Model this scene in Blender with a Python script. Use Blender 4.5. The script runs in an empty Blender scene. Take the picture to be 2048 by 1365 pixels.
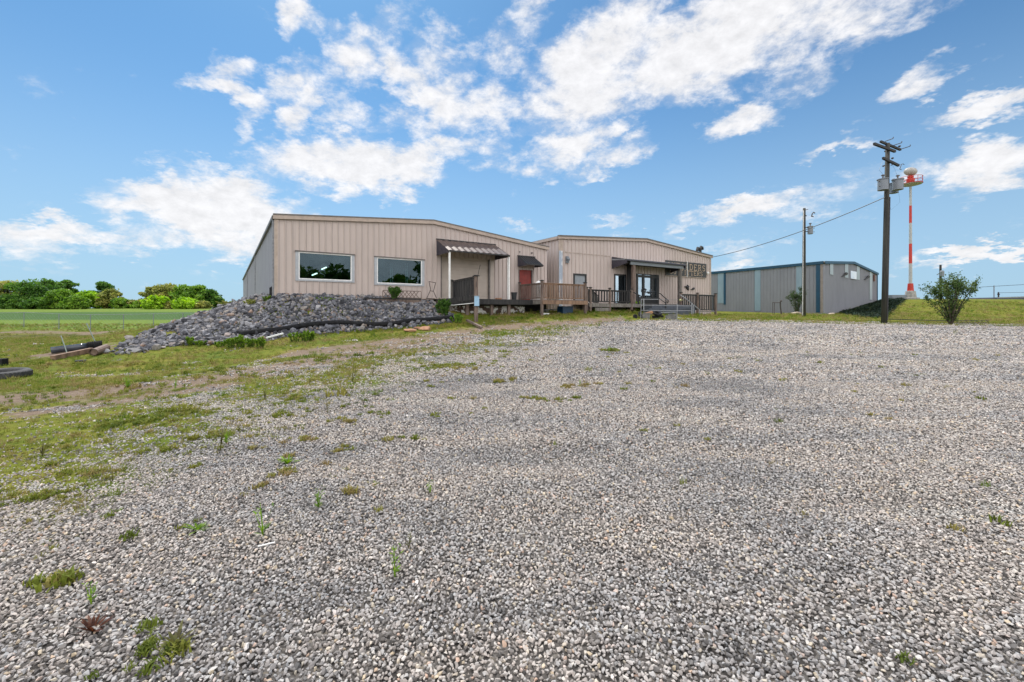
import bpy, bmesh, math, random
import numpy as np
from mathutils import Vector, Matrix, noise
random.seed(7); rng = np.random.default_rng(7)
R = math.radians
sc = bpy.context.scene
# ------------------------------------------------------------------ camera
FPX, HY, EYE = 881.0, 625.0, 1.5           # focal length (px of a 2048 px wide picture), horizon row, eye height
cam_d = bpy.data.cameras.new('camera'); cam = bpy.data.objects.new('camera', cam_d)
sc.collection.objects.link(cam); sc.camera = cam
cam.location = (0, 0, EYE); cam.rotation_euler = (R(90), 0, 0)
cam_d.sensor_width = 36; cam_d.lens = 36*FPX/2048; cam_d.shift_y = -(682.5-HY)/2048
cam_d.clip_start = .05; cam_d.clip_end = 6000
# ------------------------------------------------------------------ sky
SUN_EL = R(56); sdir = Vector((-.42, .9, 0)).normalized()*math.cos(SUN_EL) + Vector((0, 0, math.sin(SUN_EL)))
w = bpy.data.worlds.new('World'); sc.world = w; w.use_nodes = True
wt = w.node_tree; WN = wt.nodes; WL = wt.links; WN.clear()
def wn(t, **k):
    n = WN.new(t)
    for a, b in k.items(): setattr(n, a, b)
    return n
def wmath(op, a, b=None, clamp=False):
    n = wn('ShaderNodeMath', operation=op, use_clamp=clamp)
    for i, v in enumerate((a, b)):
        if v is None: continue
        if isinstance(v, (int, float)): n.inputs[i].default_value = v
        else: WL.new(v, n.inputs[i])
    return n.outputs[0]
sky = wn('ShaderNodeTexSky', sky_type='NISHITA', sun_disc=False)
sky.sun_elevation = SUN_EL; sky.sun_rotation = math.atan2(sdir.x, sdir.y)
sky.air_density = 1.0; sky.dust_density = .6; sky.ozone_density = 2.2; sky.altitude = 100
tc = wn('ShaderNodeTexCoord'); D = tc.outputs['Generated']
nrm = wn('ShaderNodeVectorMath', operation='NORMALIZE'); WL.new(D, nrm.inputs[0]); D = nrm.outputs[0]
sep = wn('ShaderNodeSeparateXYZ'); WL.new(D, sep.inputs[0])
zz = wmath('ADD', wmath('MAXIMUM', sep.outputs[2], 0.0), .22)
comb = wn('ShaderNodeCombineXYZ')
WL.new(wmath('DIVIDE', sep.outputs[0], zz), comb.inputs[0]); WL.new(wmath('DIVIDE', sep.outputs[1], zz), comb.inputs[1])
def wnoise(scale, detail, rough, dist=0, off=(0, 0, 0), rot=0, sx=1):
    mp = wn('ShaderNodeMapping'); WL.new(comb.outputs[0], mp.inputs[0])
    mp.inputs['Location'].default_value = off; mp.inputs['Rotation'].default_value = (0, 0, rot); mp.inputs['Scale'].default_value = (1, sx, 1)
    n = wn('ShaderNodeTexNoise'); n.inputs['Scale'].default_value = scale; n.inputs['Detail'].default_value = detail
    n.inputs['Roughness'].default_value = rough; n.inputs['Distortion'].default_value = dist
    WL.new(mp.outputs[0], n.inputs[0]); return n
wv = wnoise(5, 5, .65)
wsub = wn('ShaderNodeVectorMath', operation='SUBTRACT'); WL.new(wv.outputs['Color'], wsub.inputs[0]); wsub.inputs[1].default_value = (.5, .5, .5)
wsc = wn('ShaderNodeVectorMath', operation='SCALE'); WL.new(wsub.outputs[0], wsc.inputs[0]); wsc.inputs['Scale'].default_value = .13
DW = wn('ShaderNodeVectorMath', operation='ADD'); WL.new(D, DW.inputs[0]); WL.new(wsc.outputs[0], DW.inputs[1]); DW = DW.outputs[0]
def idir(px, py): return Vector(((px-1024)/FPX, 1, (HY-py)/FPX)).normalized()
CLOUDS = [(1400,95,300,105,12,1.15),(1190,150,190,115,25,1.05),(1330,175,200,70,5,.85),(1040,70,130,45,60,.55),(1660,40,260,70,8,.9),(1790,70,120,28,15,.5),(900,190,80,80,60,.8),
 (960,215,120,50,0,.8),(1010,120,70,60,40,.6),(575,150,55,45,40,.75),(650,150,90,40,30,.6),(710,110,60,60,80,.8),(690,230,70,40,-20,.6),(780,60,60,50,30,.5),(1240,60,160,60,20,.9),(860,120,60,60,50,.6),(450,140,60,24,30,.45),(980,330,90,30,10,.5),(600,205,60,40,60,.9),(450,180,80,24,10,.65),
 (585,25,45,28,60,.55),(650,45,60,28,-20,.5),(770,115,60,40,-40,.7),(820,165,70,35,-20,.65),(660,190,70,45,-30,.5),(500,240,60,20,50,.35),
 (700,335,160,62,5,1.25),(560,305,60,30,-10,.8),(850,310,90,35,15,.9),(350,405,130,58,10,1.15),(480,430,150,72,-6,1.2),(520,490,120,50,0,1.1),(370,328,55,18,10,.6),
 (130,468,150,25,5,.8),(40,485,110,35,0,.75),(60,520,120,22,0,.6),(250,500,60,18,15,.4),(1140,295,100,48,15,1.0),(1215,262,48,22,12,.9),(1215,315,100,28,18,.75),(1180,348,40,22,20,.8),
 (1070,310,80,40,20,.45),(960,280,70,60,0,.45),(1480,240,85,32,2,.95),(1415,190,50,22,0,.4),(1830,172,95,30,25,.95),(1965,215,130,30,0,1.0),(1740,240,70,14,10,.4),(1970,340,110,58,18,1.25),(1850,350,90,30,20,.7),
 (1672,292,70,14,5,.7),(1500,412,120,26,8,.85),(1430,432,120,22,0,.6),(1690,385,120,40,15,.6),(1620,420,150,20,0,.5),(1960,508,170,17,8,.9),(1850,525,80,12,0,.5),(1480,540,90,16,0,.6),(1215,440,60,12,5,.5),
 (1310,465,110,12,5,.45),(1040,455,90,10,0,.5),(1500,485,120,14,0,.35),(780,235,60,30,30,.4),(860,250,60,40,50,.45),(300,470,90,30,0,.6),(1580,150,110,50,10,.6),(1720,380,60,30,30,.4),(1500,505,60,14,0,.35)]
acc = None
for (px, py, rx, ry, th, s) in CLOUDS:
    if px < 900 and py < 260: s += .17; rx *= 1.12; ry *= 1.12
    c = idir(px, py); t = R(th)
    def tang(dx, dy):
        v = idir(px+dx, py-dy)-c; v -= c*v.dot(c); L = v.length; return v/(L*L)
    T1 = tang(rx*math.cos(t), rx*math.sin(t)); T2 = tang(-ry*math.sin(t), ry*math.cos(t))
    ds = []
    for T in (T1, T2):
        n = wn('ShaderNodeVectorMath', operation='DOT_PRODUCT'); WL.new(DW, n.inputs[0]); n.inputs[1].default_value = T; ds.append(n.outputs['Value'])
    q = wmath('ADD', wmath('MULTIPLY', ds[0], ds[0]), wmath('MULTIPLY', ds[1], ds[1]))
    b = wmath('MULTIPLY', wmath('SUBTRACT', 1.0, wmath('MULTIPLY', q, .55), True), s)
    acc = b if acc is None else wmath('MAXIMUM', acc, b)
back = wmath('MULTIPLY', wmath('LESS_THAN', sep.outputs[1], 0.0), .95)  # cloud cover added out of view behind the camera to fill the facade
acc = wmath('MAXIMUM', acc, back)
def dnoise(scale, detail, rough, dist=0, off=(0, 0, 0), rz=1.7):
    mp = wn('ShaderNodeMapping'); WL.new(D, mp.inputs[0]); mp.inputs['Location'].default_value = off; mp.inputs['Rotation'].default_value = (0, R(-14), 0); mp.inputs['Scale'].default_value = (1, 1, rz)
    n = wn('ShaderNodeTexNoise'); n.inputs['Scale'].default_value = scale; n.inputs['Detail'].default_value = detail; n.inputs['Roughness'].default_value = rough; n.inputs['Distortion'].default_value = dist
    WL.new(mp.outputs[0], n.inputs[0]); return n
n1 = dnoise(9.5, 10, .62, .15, (3.1, 1.7, 0))
n2 = dnoise(27, 8, .66, .2, (8.1, 4.7, 2))
nn = wmath('ADD', wmath('MULTIPLY', n1.outputs[0], 2.6), wmath('MULTIPLY', n2.outputs[0], 1.3))
den = wmath('SUBTRACT', wmath('ADD', wmath('MULTIPLY', acc, 1.35), nn), 2.5)
mr = wn('ShaderNodeMapRange', interpolation_type='SMOOTHSTEP'); WL.new(den, mr.inputs[0])
mr.inputs[1].default_value = -.24; mr.inputs[2].default_value = .8
tint = wn('ShaderNodeMix', data_type='RGBA', blend_type='MULTIPLY'); tint.inputs[0].default_value = 1
WL.new(sky.outputs[0], tint.inputs[6]); tint.inputs[7].default_value = (.37, .69, .86, 1)
# clouds: bright at the top of the picture's cloud, greyer in thin parts
shade = wn('ShaderNodeMapRange'); WL.new(n2.outputs[0], shade.inputs[0]); shade.inputs[1].default_value = .3; shade.inputs[2].default_value = .7
shade.inputs[3].default_value = .82; shade.inputs[4].default_value = 1.05
cc = wn('ShaderNodeCombineColor')
CL = 7.1
rear = wn('ShaderNodeMapRange', interpolation_type='SMOOTHSTEP'); WL.new(sep.outputs[1], rear.inputs[0]); rear.inputs[1].default_value = .15; rear.inputs[2].default_value = -.35; rear.inputs[3].default_value = 1; rear.inputs[4].default_value = 2.3   # unseen clouds behind the camera, brightened to fill the shaded facade
shade = wmath('MULTIPLY', shade.outputs[0], rear.outputs[0])
WL.new(wmath('MULTIPLY', shade, CL*1.0), cc.inputs[0]); WL.new(wmath('MULTIPLY', shade, CL*.99), cc.inputs[1]); WL.new(wmath('MULTIPLY', shade, CL), cc.inputs[2])
veil = wmath('MULTIPLY', wmath('ADD', wmath('SUBTRACT', wmath('MULTIPLY', acc, 1.25), .35), wmath('MULTIPLY', wmath('SUBTRACT', n1.outputs[0], .5), 2.0), True), .5)
mix = wn('ShaderNodeMix', data_type='RGBA'); WL.new(wmath('MAXIMUM', wmath('MULTIPLY', mr.outputs[0], .94), veil), mix.inputs[0]); hz = wn('ShaderNodeMix', data_type='RGBA'); hf = wn('ShaderNodeMapRange', interpolation_type='SMOOTHSTEP'); WL.new(sep.outputs[2], hf.inputs[0]); hf.inputs[1].default_value = .0; hf.inputs[2].default_value = .5; hf.inputs[3].default_value = .82; hf.inputs[4].default_value = .08
WL.new(hf.outputs[0], hz.inputs[0]); WL.new(tint.outputs[2], hz.inputs[6]); hz.inputs[7].default_value = (3.2, 4.6, 6.0, 1); WL.new(hz.outputs[2], mix.inputs[6]); WL.new(cc.outputs[0], mix.inputs[7])
bg = wn('ShaderNodeBackground'); bg.inputs[1].default_value = .12
WL.new(mix.outputs[2], bg.inputs[0]); wo = wn('ShaderNodeOutputWorld'); WL.new(bg.outputs[0], wo.inputs[0])
w.cycles.sampling_method = 'MANUAL'; w.cycles.sample_map_resolution = 512
# ------------------------------------------------------------------ sun, exposure
sd = bpy.data.lights.new('sun', 'SUN'); sun = bpy.data.objects.new('sun', sd); sc.collection.objects.link(sun)
sd.energy = 3.6; sd.angle = R(.5); sd.color = (1, .96, .9)
sun.rotation_euler = sdir.to_track_quat('Z', 'Y').to_euler()
sc.view_settings.view_transform = 'Standard'; sc.view_settings.look = 'None'; sc.view_settings.exposure = .25; sc.view_settings.gamma = 1
sc.render.engine = 'CYCLES'; sc.cycles.use_denoising = True; sc.cycles.max_bounces = 6; sc.cycles.transparent_max_bounces = 12
# ------------------------------------------------------------------ helpers
def P(px, py, D): return Vector(((px-1024)/FPX*D, D, EYE+(HY-py)/FPX*D))
def tag(o, label=None, cat=None, group=None, kind=None):
    if label: o['label'] = label
    if cat: o['category'] = cat
    if group: o['group'] = group
    if kind: o['kind'] = kind
    return o
def thing(name, loc, label, cat, group=None):
    o = bpy.data.objects.new(name, None); sc.collection.objects.link(o); o.location = loc; o.empty_display_size = .3
    return tag(o, label, cat, group)
class MB:
    def __init__(s): s.v = []; s.f = []
    def add(s, vs, fs):
        b = len(s.v); s.v += [tuple(v) for v in vs]; s.f += [tuple(b+i for i in f) for f in fs]; return s
    def hexa(s, p):     # 8 points: bottom loop 0-3, top loop 4-7
        return s.add(p, [(3,2,1,0),(4,5,6,7),(0,1,5,4),(1,2,6,5),(2,3,7,6),(3,0,4,7)])
    def box(s, c, sz, rz=0):
        cx, cy, cz = c; hx, hy, hz = sz[0]/2, sz[1]/2, sz[2]/2; co, si = math.cos(rz), math.sin(rz)
        return s.hexa([(cx+x*co-y*si, cy+x*si+y*co, cz+z) for z in (-hz, hz) for x, y in ((-hx,-hy),(hx,-hy),(hx,hy),(-hx,hy))])
    def beam(s, a, b, wd, ht, up=(0,0,1)):
        a = Vector(a); b = Vector(b); d = (b-a).normalized(); u = Vector(up)
        if abs(d.dot(u)) > .98: u = Vector((.5433,-.8396,0))
        x = d.cross(u).normalized()*wd/2; y = x.cross(d).normalized()*ht/2
        return s.hexa([a-x-y, a+x-y, a+x+y, a-x+y, b-x-y, b+x-y, b+x+y, b-x+y])
    def tube(s, pts, r, n=8, cap=True):
        pts = [Vector(p) for p in pts]; m = len(pts); rs = r if isinstance(r, (list, tuple)) else [r]*m
        base = len(s.v); px = None
        for i, p in enumerate(pts):
            d = (pts[min(i+1,m-1)]-pts[max(i-1,0)]).normalized()
            u = Vector((0,0,1)) if abs(d.z) < .9 else Vector((1,0,0))
            x = d.cross(u).normalized() if px is None else (px - d*px.dot(d)).normalized()
            px = x; y = x.cross(d)
            for k in range(n):
                t = 2*math.pi*k/n; s.v.append(tuple(p+(x*math.cos(t)+y*math.sin(t))*rs[i]))
        for i in range(m-1):
            for k in range(n):
                a = base+i*n+k; b = base+i*n+(k+1)%n; s.f.append((a, b, b+n, a+n))
        if cap:
            s.f.append(tuple(base+k for k in range(n))[::-1]); s.f.append(tuple(base+(m-1)*n+k for k in range(n)))
        return s
    def build(s, name, mat, parent=None, smooth=False, recalc=True):
        off = Vector((0,0,0))
        if parent is not None:
            q = parent
            while q is not None: off += q.location; q = q.parent
        me = bpy.data.meshes.new(name); me.from_pydata([tuple(Vector(v)-off) for v in s.v] if off.length else s.v, [], s.f)
        me.materials.append(mat)
        if recalc:
            bm = bmesh.new(); bm.from_mesh(me); bmesh.ops.recalc_face_normals(bm, faces=bm.faces); bm.to_mesh(me); bm.free()
        if smooth: me.polygons.foreach_set('use_smooth', [True]*len(me.polygons))
        o = bpy.data.objects.new(name, me); sc.collection.objects.link(o)
        if parent is not None: o.parent = parent
        return o
class Frame:
    def __init__(s, p0, p1):
        s.p = Vector((p0[0], p0[1], 0)); d = Vector((p1[0]-p0[0], p1[1]-p0[1], 0)); s.L = d.length; s.a = d/s.L; s.n = Vector((s.a.y, -s.a.x, 0))
    def w(s, t, n, z): q = s.p+s.a*t+s.n*n; return Vector((q.x, q.y, z))
    def s(self, px, n=0):
        u = (px-1024)/FPX
        return (u*(self.p.y+self.n.y*n)-self.p.x-self.n.x*n)/(self.a.x-u*self.a.y)
    def z(self, px, py, n=0): return EYE+(HY-py)/FPX*self.w(self.s(px, n), n, 0).y
    def box(f, mb, s0, s1, n0, n1, z0, z1): return mb.hexa([f.w(a, b, z) for z in (z0, z1) for a, b in ((s0,n1),(s1,n1),(s1,n0),(s0,n0))])
# ------------------------------------------------------------------ materials
def nodes(m): m.use_nodes = True; t = m.node_tree; return t, t.nodes, t.links, t.nodes['Principled BSDF']
def ramp(N, stops, interp='LINEAR'):
    r = N.new('ShaderNodeValToRGB'); e = r.color_ramp.elements; r.color_ramp.interpolation = interp
    while len(e) > 1: e.remove(e[0])
    e[0].position = stops[0][0]; e[0].color = (*stops[0][1], 1)
    for p, c in stops[1:]:
        x = e.new(p); x.color = (*c, 1)
    return r
def noisetex(N, L, scale, detail=5, rough=.55, stretch=(1,1,1), coord='Object', off=(0,0,0)):
    tc = N.new('ShaderNodeTexCoord'); mp = N.new('ShaderNodeMapping'); mp.inputs['Scale'].default_value = stretch; mp.inputs['Location'].default_value = off
    L.new(tc.outputs[coord], mp.inputs[0]); n = N.new('ShaderNodeTexNoise'); n.inputs['Scale'].default_value = scale; n.inputs['Detail'].default_value = detail; n.inputs['Roughness'].default_value = rough
    L.new(mp.outputs[0], n.inputs[0]); return n
def M(name, c1, c2=None, scale=3, rough=.7, metal=0, bump=0, stretch=(1,1,1), lo=.35, hi=.65, bscale=None, spec=.5, detail=5):
    m = bpy.data.materials.new(name); t, N, L, B = nodes(m)
    B.inputs['Roughness'].default_value = rough; B.inputs['Metallic'].default_value = metal; B.inputs['Specular IOR Level'].default_value = spec
    c2 = c2 or tuple(x*.75 for x in c1)
    n = noisetex(N, L, scale, detail, .6, stretch); r = ramp(N, [(lo, c1), (hi, c2)]); L.new(n.outputs[0], r.inputs[0]); L.new(r.outputs[0], B.inputs[0])
    if bump:
        b = N.new('ShaderNodeBump'); b.inputs['Strength'].default_value = bump; b.inputs['Distance'].default_value = .02
        n2 = noisetex(N, L, bscale or scale*4, 4, .6, stretch); L.new(n2.outputs[0], b.inputs['Height']); L.new(b.outputs[0], B.inputs['Normal'])
    return m
def Mrand(name, stops, rough=.85, bump=0, bscale=30, trans=0, spec=.3, interp='LINEAR', noise_amt=.25, nscale=18, patch=0):
    m = bpy.data.materials.new(name); t, N, L, B = nodes(m); B.inputs['Roughness'].default_value = rough; B.inputs['Specular IOR Level'].default_value = spec
    oi = N.new('ShaderNodeObjectInfo'); r = ramp(N, stops, interp); L.new(oi.outputs['Random'], r.inputs[0])
    n = noisetex(N, L, nscale, 4, .6); hs = N.new('ShaderNodeHueSaturation'); mr = N.new('ShaderNodeMapRange'); L.new(n.outputs[0], mr.inputs[0])
    mr.inputs[1].default_value = .3; mr.inputs[2].default_value = .7; mr.inputs[3].default_value = 1-noise_amt; mr.inputs[4].default_value = 1+noise_amt
    L.new(mr.outputs[0], hs.inputs['Value']); L.new(r.outputs[0], hs.inputs['Color']); col = hs.outputs[0]
    if patch:      # dusty and washed patches of the lot
        tp = N.new('ShaderNodeTexNoise'); tp.inputs['Scale'].default_value = .75; tp.inputs['Detail'].default_value = 6; tp.inputs['Roughness'].default_value = .62
        mpp = N.new('ShaderNodeMapping'); mpp.inputs['Scale'].default_value = (.55, 1.3, 1); L.new(oi.outputs['Location'], mpp.inputs[0]); L.new(mpp.outputs[0], tp.inputs[0])
        rp = ramp(N, [(.34, (.66,.66,.68)), (.46, (.92,.9,.9)), (.56, (1.04,.97,.92)), (.7, (1.12,1.1,1.06))]); L.new(tp.outputs[0], rp.inputs[0])
        mm = N.new('ShaderNodeMix'); mm.data_type = 'RGBA'; mm.blend_type = 'MULTIPLY'; mm.inputs[0].default_value = 1; L.new(col, mm.inputs[6]); L.new(rp.outputs[0], mm.inputs[7]); col = mm.outputs[2]
    L.new(col, B.inputs[0])
    if bump:
        b = N.new('ShaderNodeBump'); b.inputs['Strength'].default_value = bump; b.inputs['Distance'].default_value = .03
        n2 = noisetex(N, L, bscale, 4, .6); L.new(n2.outputs[0], b.inputs['Height']); L.new(b.outputs[0], B.inputs['Normal'])
    return m
def Mleaf(name, stops, scale=1.5, rough=.6, trans=.35, coord='Object'):
    m = bpy.data.materials.new(name); t, N, L, B = nodes(m); B.inputs['Roughness'].default_value = rough; B.inputs['Specular IOR Level'].default_value = .25
    n = noisetex(N, L, scale, 3, .6, coord=coord)
    r = ramp(N, stops)
    geo = N.new('ShaderNodeNewGeometry'); ad = N.new('ShaderNodeMath'); ad.operation = 'MULTIPLY_ADD'; L.new(geo.outputs['Random Per Island'], ad.inputs[0]); ad.inputs[1].default_value = .3
    L.new(n.outputs[0], ad.inputs[2]); sb = N.new('ShaderNodeMath'); sb.operation = 'SUBTRACT'; L.new(ad.outputs[0], sb.inputs[0]); sb.inputs[1].default_value = .15
    L.new(sb.outputs[0], r.inputs[0]); L.new(r.outputs[0], B.inputs[0])
    tr = N.new('ShaderNodeBsdfTranslucent'); mx = N.new('ShaderNodeMixShader'); mx.inputs[0].default_value = trans
    hs = N.new('ShaderNodeHueSaturation'); hs.inputs['Value'].default_value = 1.5; hs.inputs['Saturation'].default_value = 1.1; L.new(r.outputs[0], hs.inputs['Color']); L.new(hs.outputs[0], tr.inputs[0])
    out = N['Material Output']; L.new(B.outputs[0], mx.inputs[1]); L.new(tr.outputs[0], mx.inputs[2]); L.new(mx.outputs[0], out.inputs[0])
    return m
def Mglass(name, tint, refl, rough=.02, wob=0):
    m = bpy.data.materials.new(name); t, N, L, B = nodes(m)
    tr = N.new('ShaderNodeBsdfTransparent'); tr.inputs[0].default_value = (*tint, 1)
    gl = N.new('ShaderNodeBsdfGlossy'); gl.inputs['Roughness'].default_value = rough; gl.inputs[0].default_value = (.7, .88, 1, 1)
    mx = N.new('ShaderNodeMixShader'); mx.inputs[0].default_value = refl
    L.new(tr.outputs[0], mx.inputs[1]); L.new(gl.outputs[0], mx.inputs[2]); L.new(mx.outputs[0], N['Material Output'].inputs[0])
    if wob:
        b = N.new('ShaderNodeBump'); b.inputs['Strength'].default_value = wob; b.inputs['Distance'].default_value = .01
        n2 = noisetex(N, L, 1.2, 2, .5); L.new(n2.outputs[0], b.inputs['Height']); L.new(b.outputs[0], gl.inputs['Normal'])
    return m
def Msiding(name, c1, c2, stain, rough=.55):
    m = bpy.data.materials.new(name); t, N, L, B = nodes(m); B.inputs['Roughness'].default_value = rough; B.inputs['Specular IOR Level'].default_value = .35
    n = noisetex(N, L, .9, 5, .6, (1, 1, .5)); r = ramp(N, [(.3, c1), (.7, c2)]); L.new(n.outputs[0], r.inputs[0])
    v = noisetex(N, L, 5, 4, .7, (1, 1, .06)); r2 = ramp(N, [(.55, (0,0,0)), (.8, (1,1,1))]); L.new(v.outputs[0], r2.inputs[0])
    mx = N.new('ShaderNodeMix'); mx.data_type = 'RGBA'; ml = N.new('ShaderNodeMath'); ml.operation = 'MULTIPLY'; ml.inputs[1].default_value = .55
    L.new(r2.outputs[0], ml.inputs[0]); L.new(ml.outputs[0], mx.inputs[0]); L.new(r.outputs[0], mx.inputs[6]); mx.inputs[7].default_value = (*stain, 1); L.new(mx.outputs[2], B.inputs[0])
    return m
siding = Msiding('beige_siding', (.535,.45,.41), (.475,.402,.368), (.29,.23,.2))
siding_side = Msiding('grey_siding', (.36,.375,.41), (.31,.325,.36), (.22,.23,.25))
siding_grey = Msiding('bare_siding', (.245,.247,.27), (.21,.212,.235), (.155,.157,.17))
trim_beige = M('beige_trim', (.45,.36,.3), (.36,.29,.24), 4, .6)
rib_shade = M('rib_shade_beige', (.2,.165,.145), (.27,.225,.2), 5, .7)  # rib shadow lines put into the colour of thin strips
rib_shade_grey = M('rib_shade_grey', (.12,.12,.13), (.16,.16,.17), 5, .7)
trim_dark = M('dark_trim', (.16,.14,.13), (.1,.09,.08), 5, .5)
roofm = M('metal_roof', (.34,.33,.32), (.25,.24,.23), 2, .45, .4)
white = M('white_paint', (.85,.85,.83), (.72,.72,.7), 6, .5)
black = M('black_paint', (.012,.012,.014), (.022,.021,.02), 8, .45)
navy = M('navy_metal', (.035,.032,.045), (.055,.05,.065), 5, .45)
rubber = M('black_rubber', (.012,.012,.013), (.025,.025,.027), 9, .8, spec=.15)
plastic = M('black_plastic', (.02,.022,.027), (.035,.04,.045), 4, .28)
wood = M('weathered_wood', (.22,.165,.135), (.1,.07,.058), 7, .85, 0, .5, (1,1,.25))
wood_grey = M('grey_wood', (.24,.22,.2), (.12,.105,.09), 7, .85, 0, .5, (1,1,.25))
wood_warm = M('warm_wood', (.3,.19,.125), (.13,.08,.055), 5, .85, 0, .5, (1,1,.2))
wood_dark = M('dark_wood', (.016,.016,.018), (.045,.042,.04), 6, .8, 0, .5, (2,2,.15))
pole_wood = M('pole_wood', (.055,.054,.042), (.022,.022,.022), 3, .85, 0, .6, (3,3,.15))
redm = M('red_door', (.27,.028,.018), (.19,.02,.014), 3, .5)
concrete = M('concrete', (.36,.35,.33), (.24,.23,.21), 3, .9, 0, .4)
greystep = M('grey_painted_boards', (.055,.063,.08), (.085,.095,.115), 5, .6)
galv = M('galvanised', (.33,.34,.36), (.23,.24,.26), 8, .5, .4)
greypaint = M('grey_tank', (.19,.212,.235), (.165,.187,.21), 1.2, .45)
steel_dark = M('dark_steel', (.05,.045,.045), (.1,.08,.07), 8, .6, .3)
bluepanel = M('translucent_panel', (.25,.33,.385), (.21,.285,.34), 2, .4, stretch=(1,1,.3))
paleplastic = M('pale_panel', (.38,.42,.43), (.32,.36,.37), 2, .4, stretch=(1,1,.3))
bluetrim = M('blue_trim', (.012,.065,.12), (.01,.05,.09), 3, .45)
boxblue = M('pale_blue_box', (.32,.5,.66), (.26,.42,.58), 4, .5)
peel = M('peeling_white_block', (.8,.78,.75), (.1,.065,.05), 2.6, .9, 0, .5, lo=.48, hi=.51)
sandstone = M('sandstone', (.42,.22,.12), (.28,.15,.09), 5, .85, 0, .6)
dooroff = M('overhead_door', (.49,.415,.355), (.43,.365,.31), 2, .55)
sign_tan = M('tan_lettering', (.52,.4,.29), (.4,.3,.21), 6, .6)
redband = M('red_band', (.5,.03,.012), (.4,.022,.012), 4, .5)
masw = M('mast_white', (.42,.42,.4), (.32,.32,.31), 4, .5)
domem = M('dome', (.42,.4,.37), (.33,.31,.28), 2, .5)
blind = M('grey_blind', (.3,.32,.34), (.22,.24,.26), 3, .6)
glass_dark = Mglass('window_glass', (.4,.55,.57), .05, .0, .0)
glass_door = Mglass('door_glass', (.2,.22,.25), .42, .02, .1)
room = M('dark_room', (.07,.07,.07), (.05,.05,.05), 1, .9)
trimgrey = M('bluish_trim', (.42,.44,.47), (.36,.375,.4), 5, .5)
lampm = bpy.data.materials.new('tube_light'); t_, N_, L_, B_ = nodes(lampm); B_.inputs['Emission Color'].default_value = (1, .93, .75, 1); B_.inputs['Emission Strength'].default_value = 6
# ------------------------------------------------------------------ building frames
A0 = P(551, HY, 22.5); FA = Frame((A0.x, A0.y), (A0.x+.8396*17.4, A0.y+.5433*17.4))
B0 = P(1118, HY, 33.0); FB = Frame((B0.x, B0.y), (B0.x+.8396*19.07, B0.y+.5433*19.07))
C0 = P(1648, HY, 52.0); C1 = P(1754, HY, 67.6); CL0 = P(1421, HY, 66.25); CL0 = C0+(CL0-C0)*1.5
FC = Frame((C0.x, C0.y), (C1.x, C1.y)); FCS = Frame((CL0.x, CL0.y), (C0.x, C0.y))
FLA = 2.32                                                     # floor level of building A
# ------------------------------------------------------------------ terrain
ctl = []
def cp(px, py, D): p = P(px, py, D); ctl.append(tuple(p))
for x in (-6, -2, 0, 3, 8): ctl.append((x, -3, -.06)); ctl.append((x, 1.7, .0)); ctl.append((x, 5, .09-.02*max(0, -x)))
for x, y, z in ((0,10,.2),(5,10,.22),(12,10,.22),(-5,10,.1),(-10,9,-.08),(-14,12,-.17),(-20,14,-.2),(-30,20,-.25),(0,16,.4),(6,18,.42),(14,18,.40),(24,18,.38),(-5,16,.25),(-10,15,.05),
                (30,10,.2),(40,-3,0),(-30,0,-.2),(0,-40,-.4),(40,-40,-.4),(-40,-40,-.6),(60,10,.2),(3,22,.62),(8,23,.66),(16,24,.56),(36,26,.55)): ctl.append((x,y,z))
# front of the buildings
for a in ((1180,655,24),(1300,641,29),(1400,645,28.5),(1500,645,28.5),(1620,647,29),(1770,647.5,29.6),(1900,650,29.4),(2048,653,29.5),(960,646,25),(1083,631.7,28.2),(1000,650,24),(1168,628,30.2),
          (1200,620,34),(1290,637,30),(1350,637,30.5),(1260,627,33),(1430,630,42),(1500,630,48),(1600,631,40),(1640,629,50),(1560,636,36),(1700,632,48),(1700,640,36),(870,648,23.5),(905,640,24.6)): cp(*a)
for px in (920, 980, 1030, 1090): s = FA.s(px); q = FA.w(s, .3, 1.5); ctl.append(tuple(q))
# riprap mound
for px in (560, 600, 650, 700, 760, 820, 860):
    s = FA.s(px); q = FA.w(s, .5, 2.3 - (.15 if px > 800 else 0)); ctl.append(tuple(q)); q = FA.w(s, -4, 2.2); ctl.append(tuple(q))
for a in ((487,603,24),(470,605,23),(440,620,22),(400,638,21),(360,654,20),(320,668,19),(260,688,17.5),(235,700,16.4),(280,704,16.4),(330,694,17),(400,691,17.4),(480,688,18.0),(560,680,18.6),(640,670,19.9),
          (740,662,21.4),(850,657,22.9),(600,690,17.2),(700,680,18.8),(800,672,20.2),(500,720,14.5),(300,740,13),(620,630,21.6),(520,645,20.3),(420,655,19.2),(720,625,22.8),(820,628,24.2),(880,630,25)): cp(*a)
# behind the mound and the far field on the left
for x, y, z in ((-16,27,.2),(-22,32,-.2),(-30,40,-.3),(-14,34,1.2),(-20,45,.4),(-40,28,-.3),(-60,54,-.3),(-40,54,-.25),(-25,58,0),(-80,50,-.4),(-100,80,.3),(-60,80,.35),(-45,80,.4),
                (-130,110,1.3),(-80,110,1.35),(-60,110,1.4),(-180,150,2.9),(-120,150,2.9),(-80,150,3.0),(-130,210,3.2),(-250,200,3),(-20,110,1.6),(0,60,1.5),(20,70,1.6),(0,150,3),
                (-33,47,-1.0),(-44,47,-1.1),(-55,47,-1.15),(-66,47,-1.2),(-24,47,-.7)): ctl.append((x,y,z))
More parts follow.
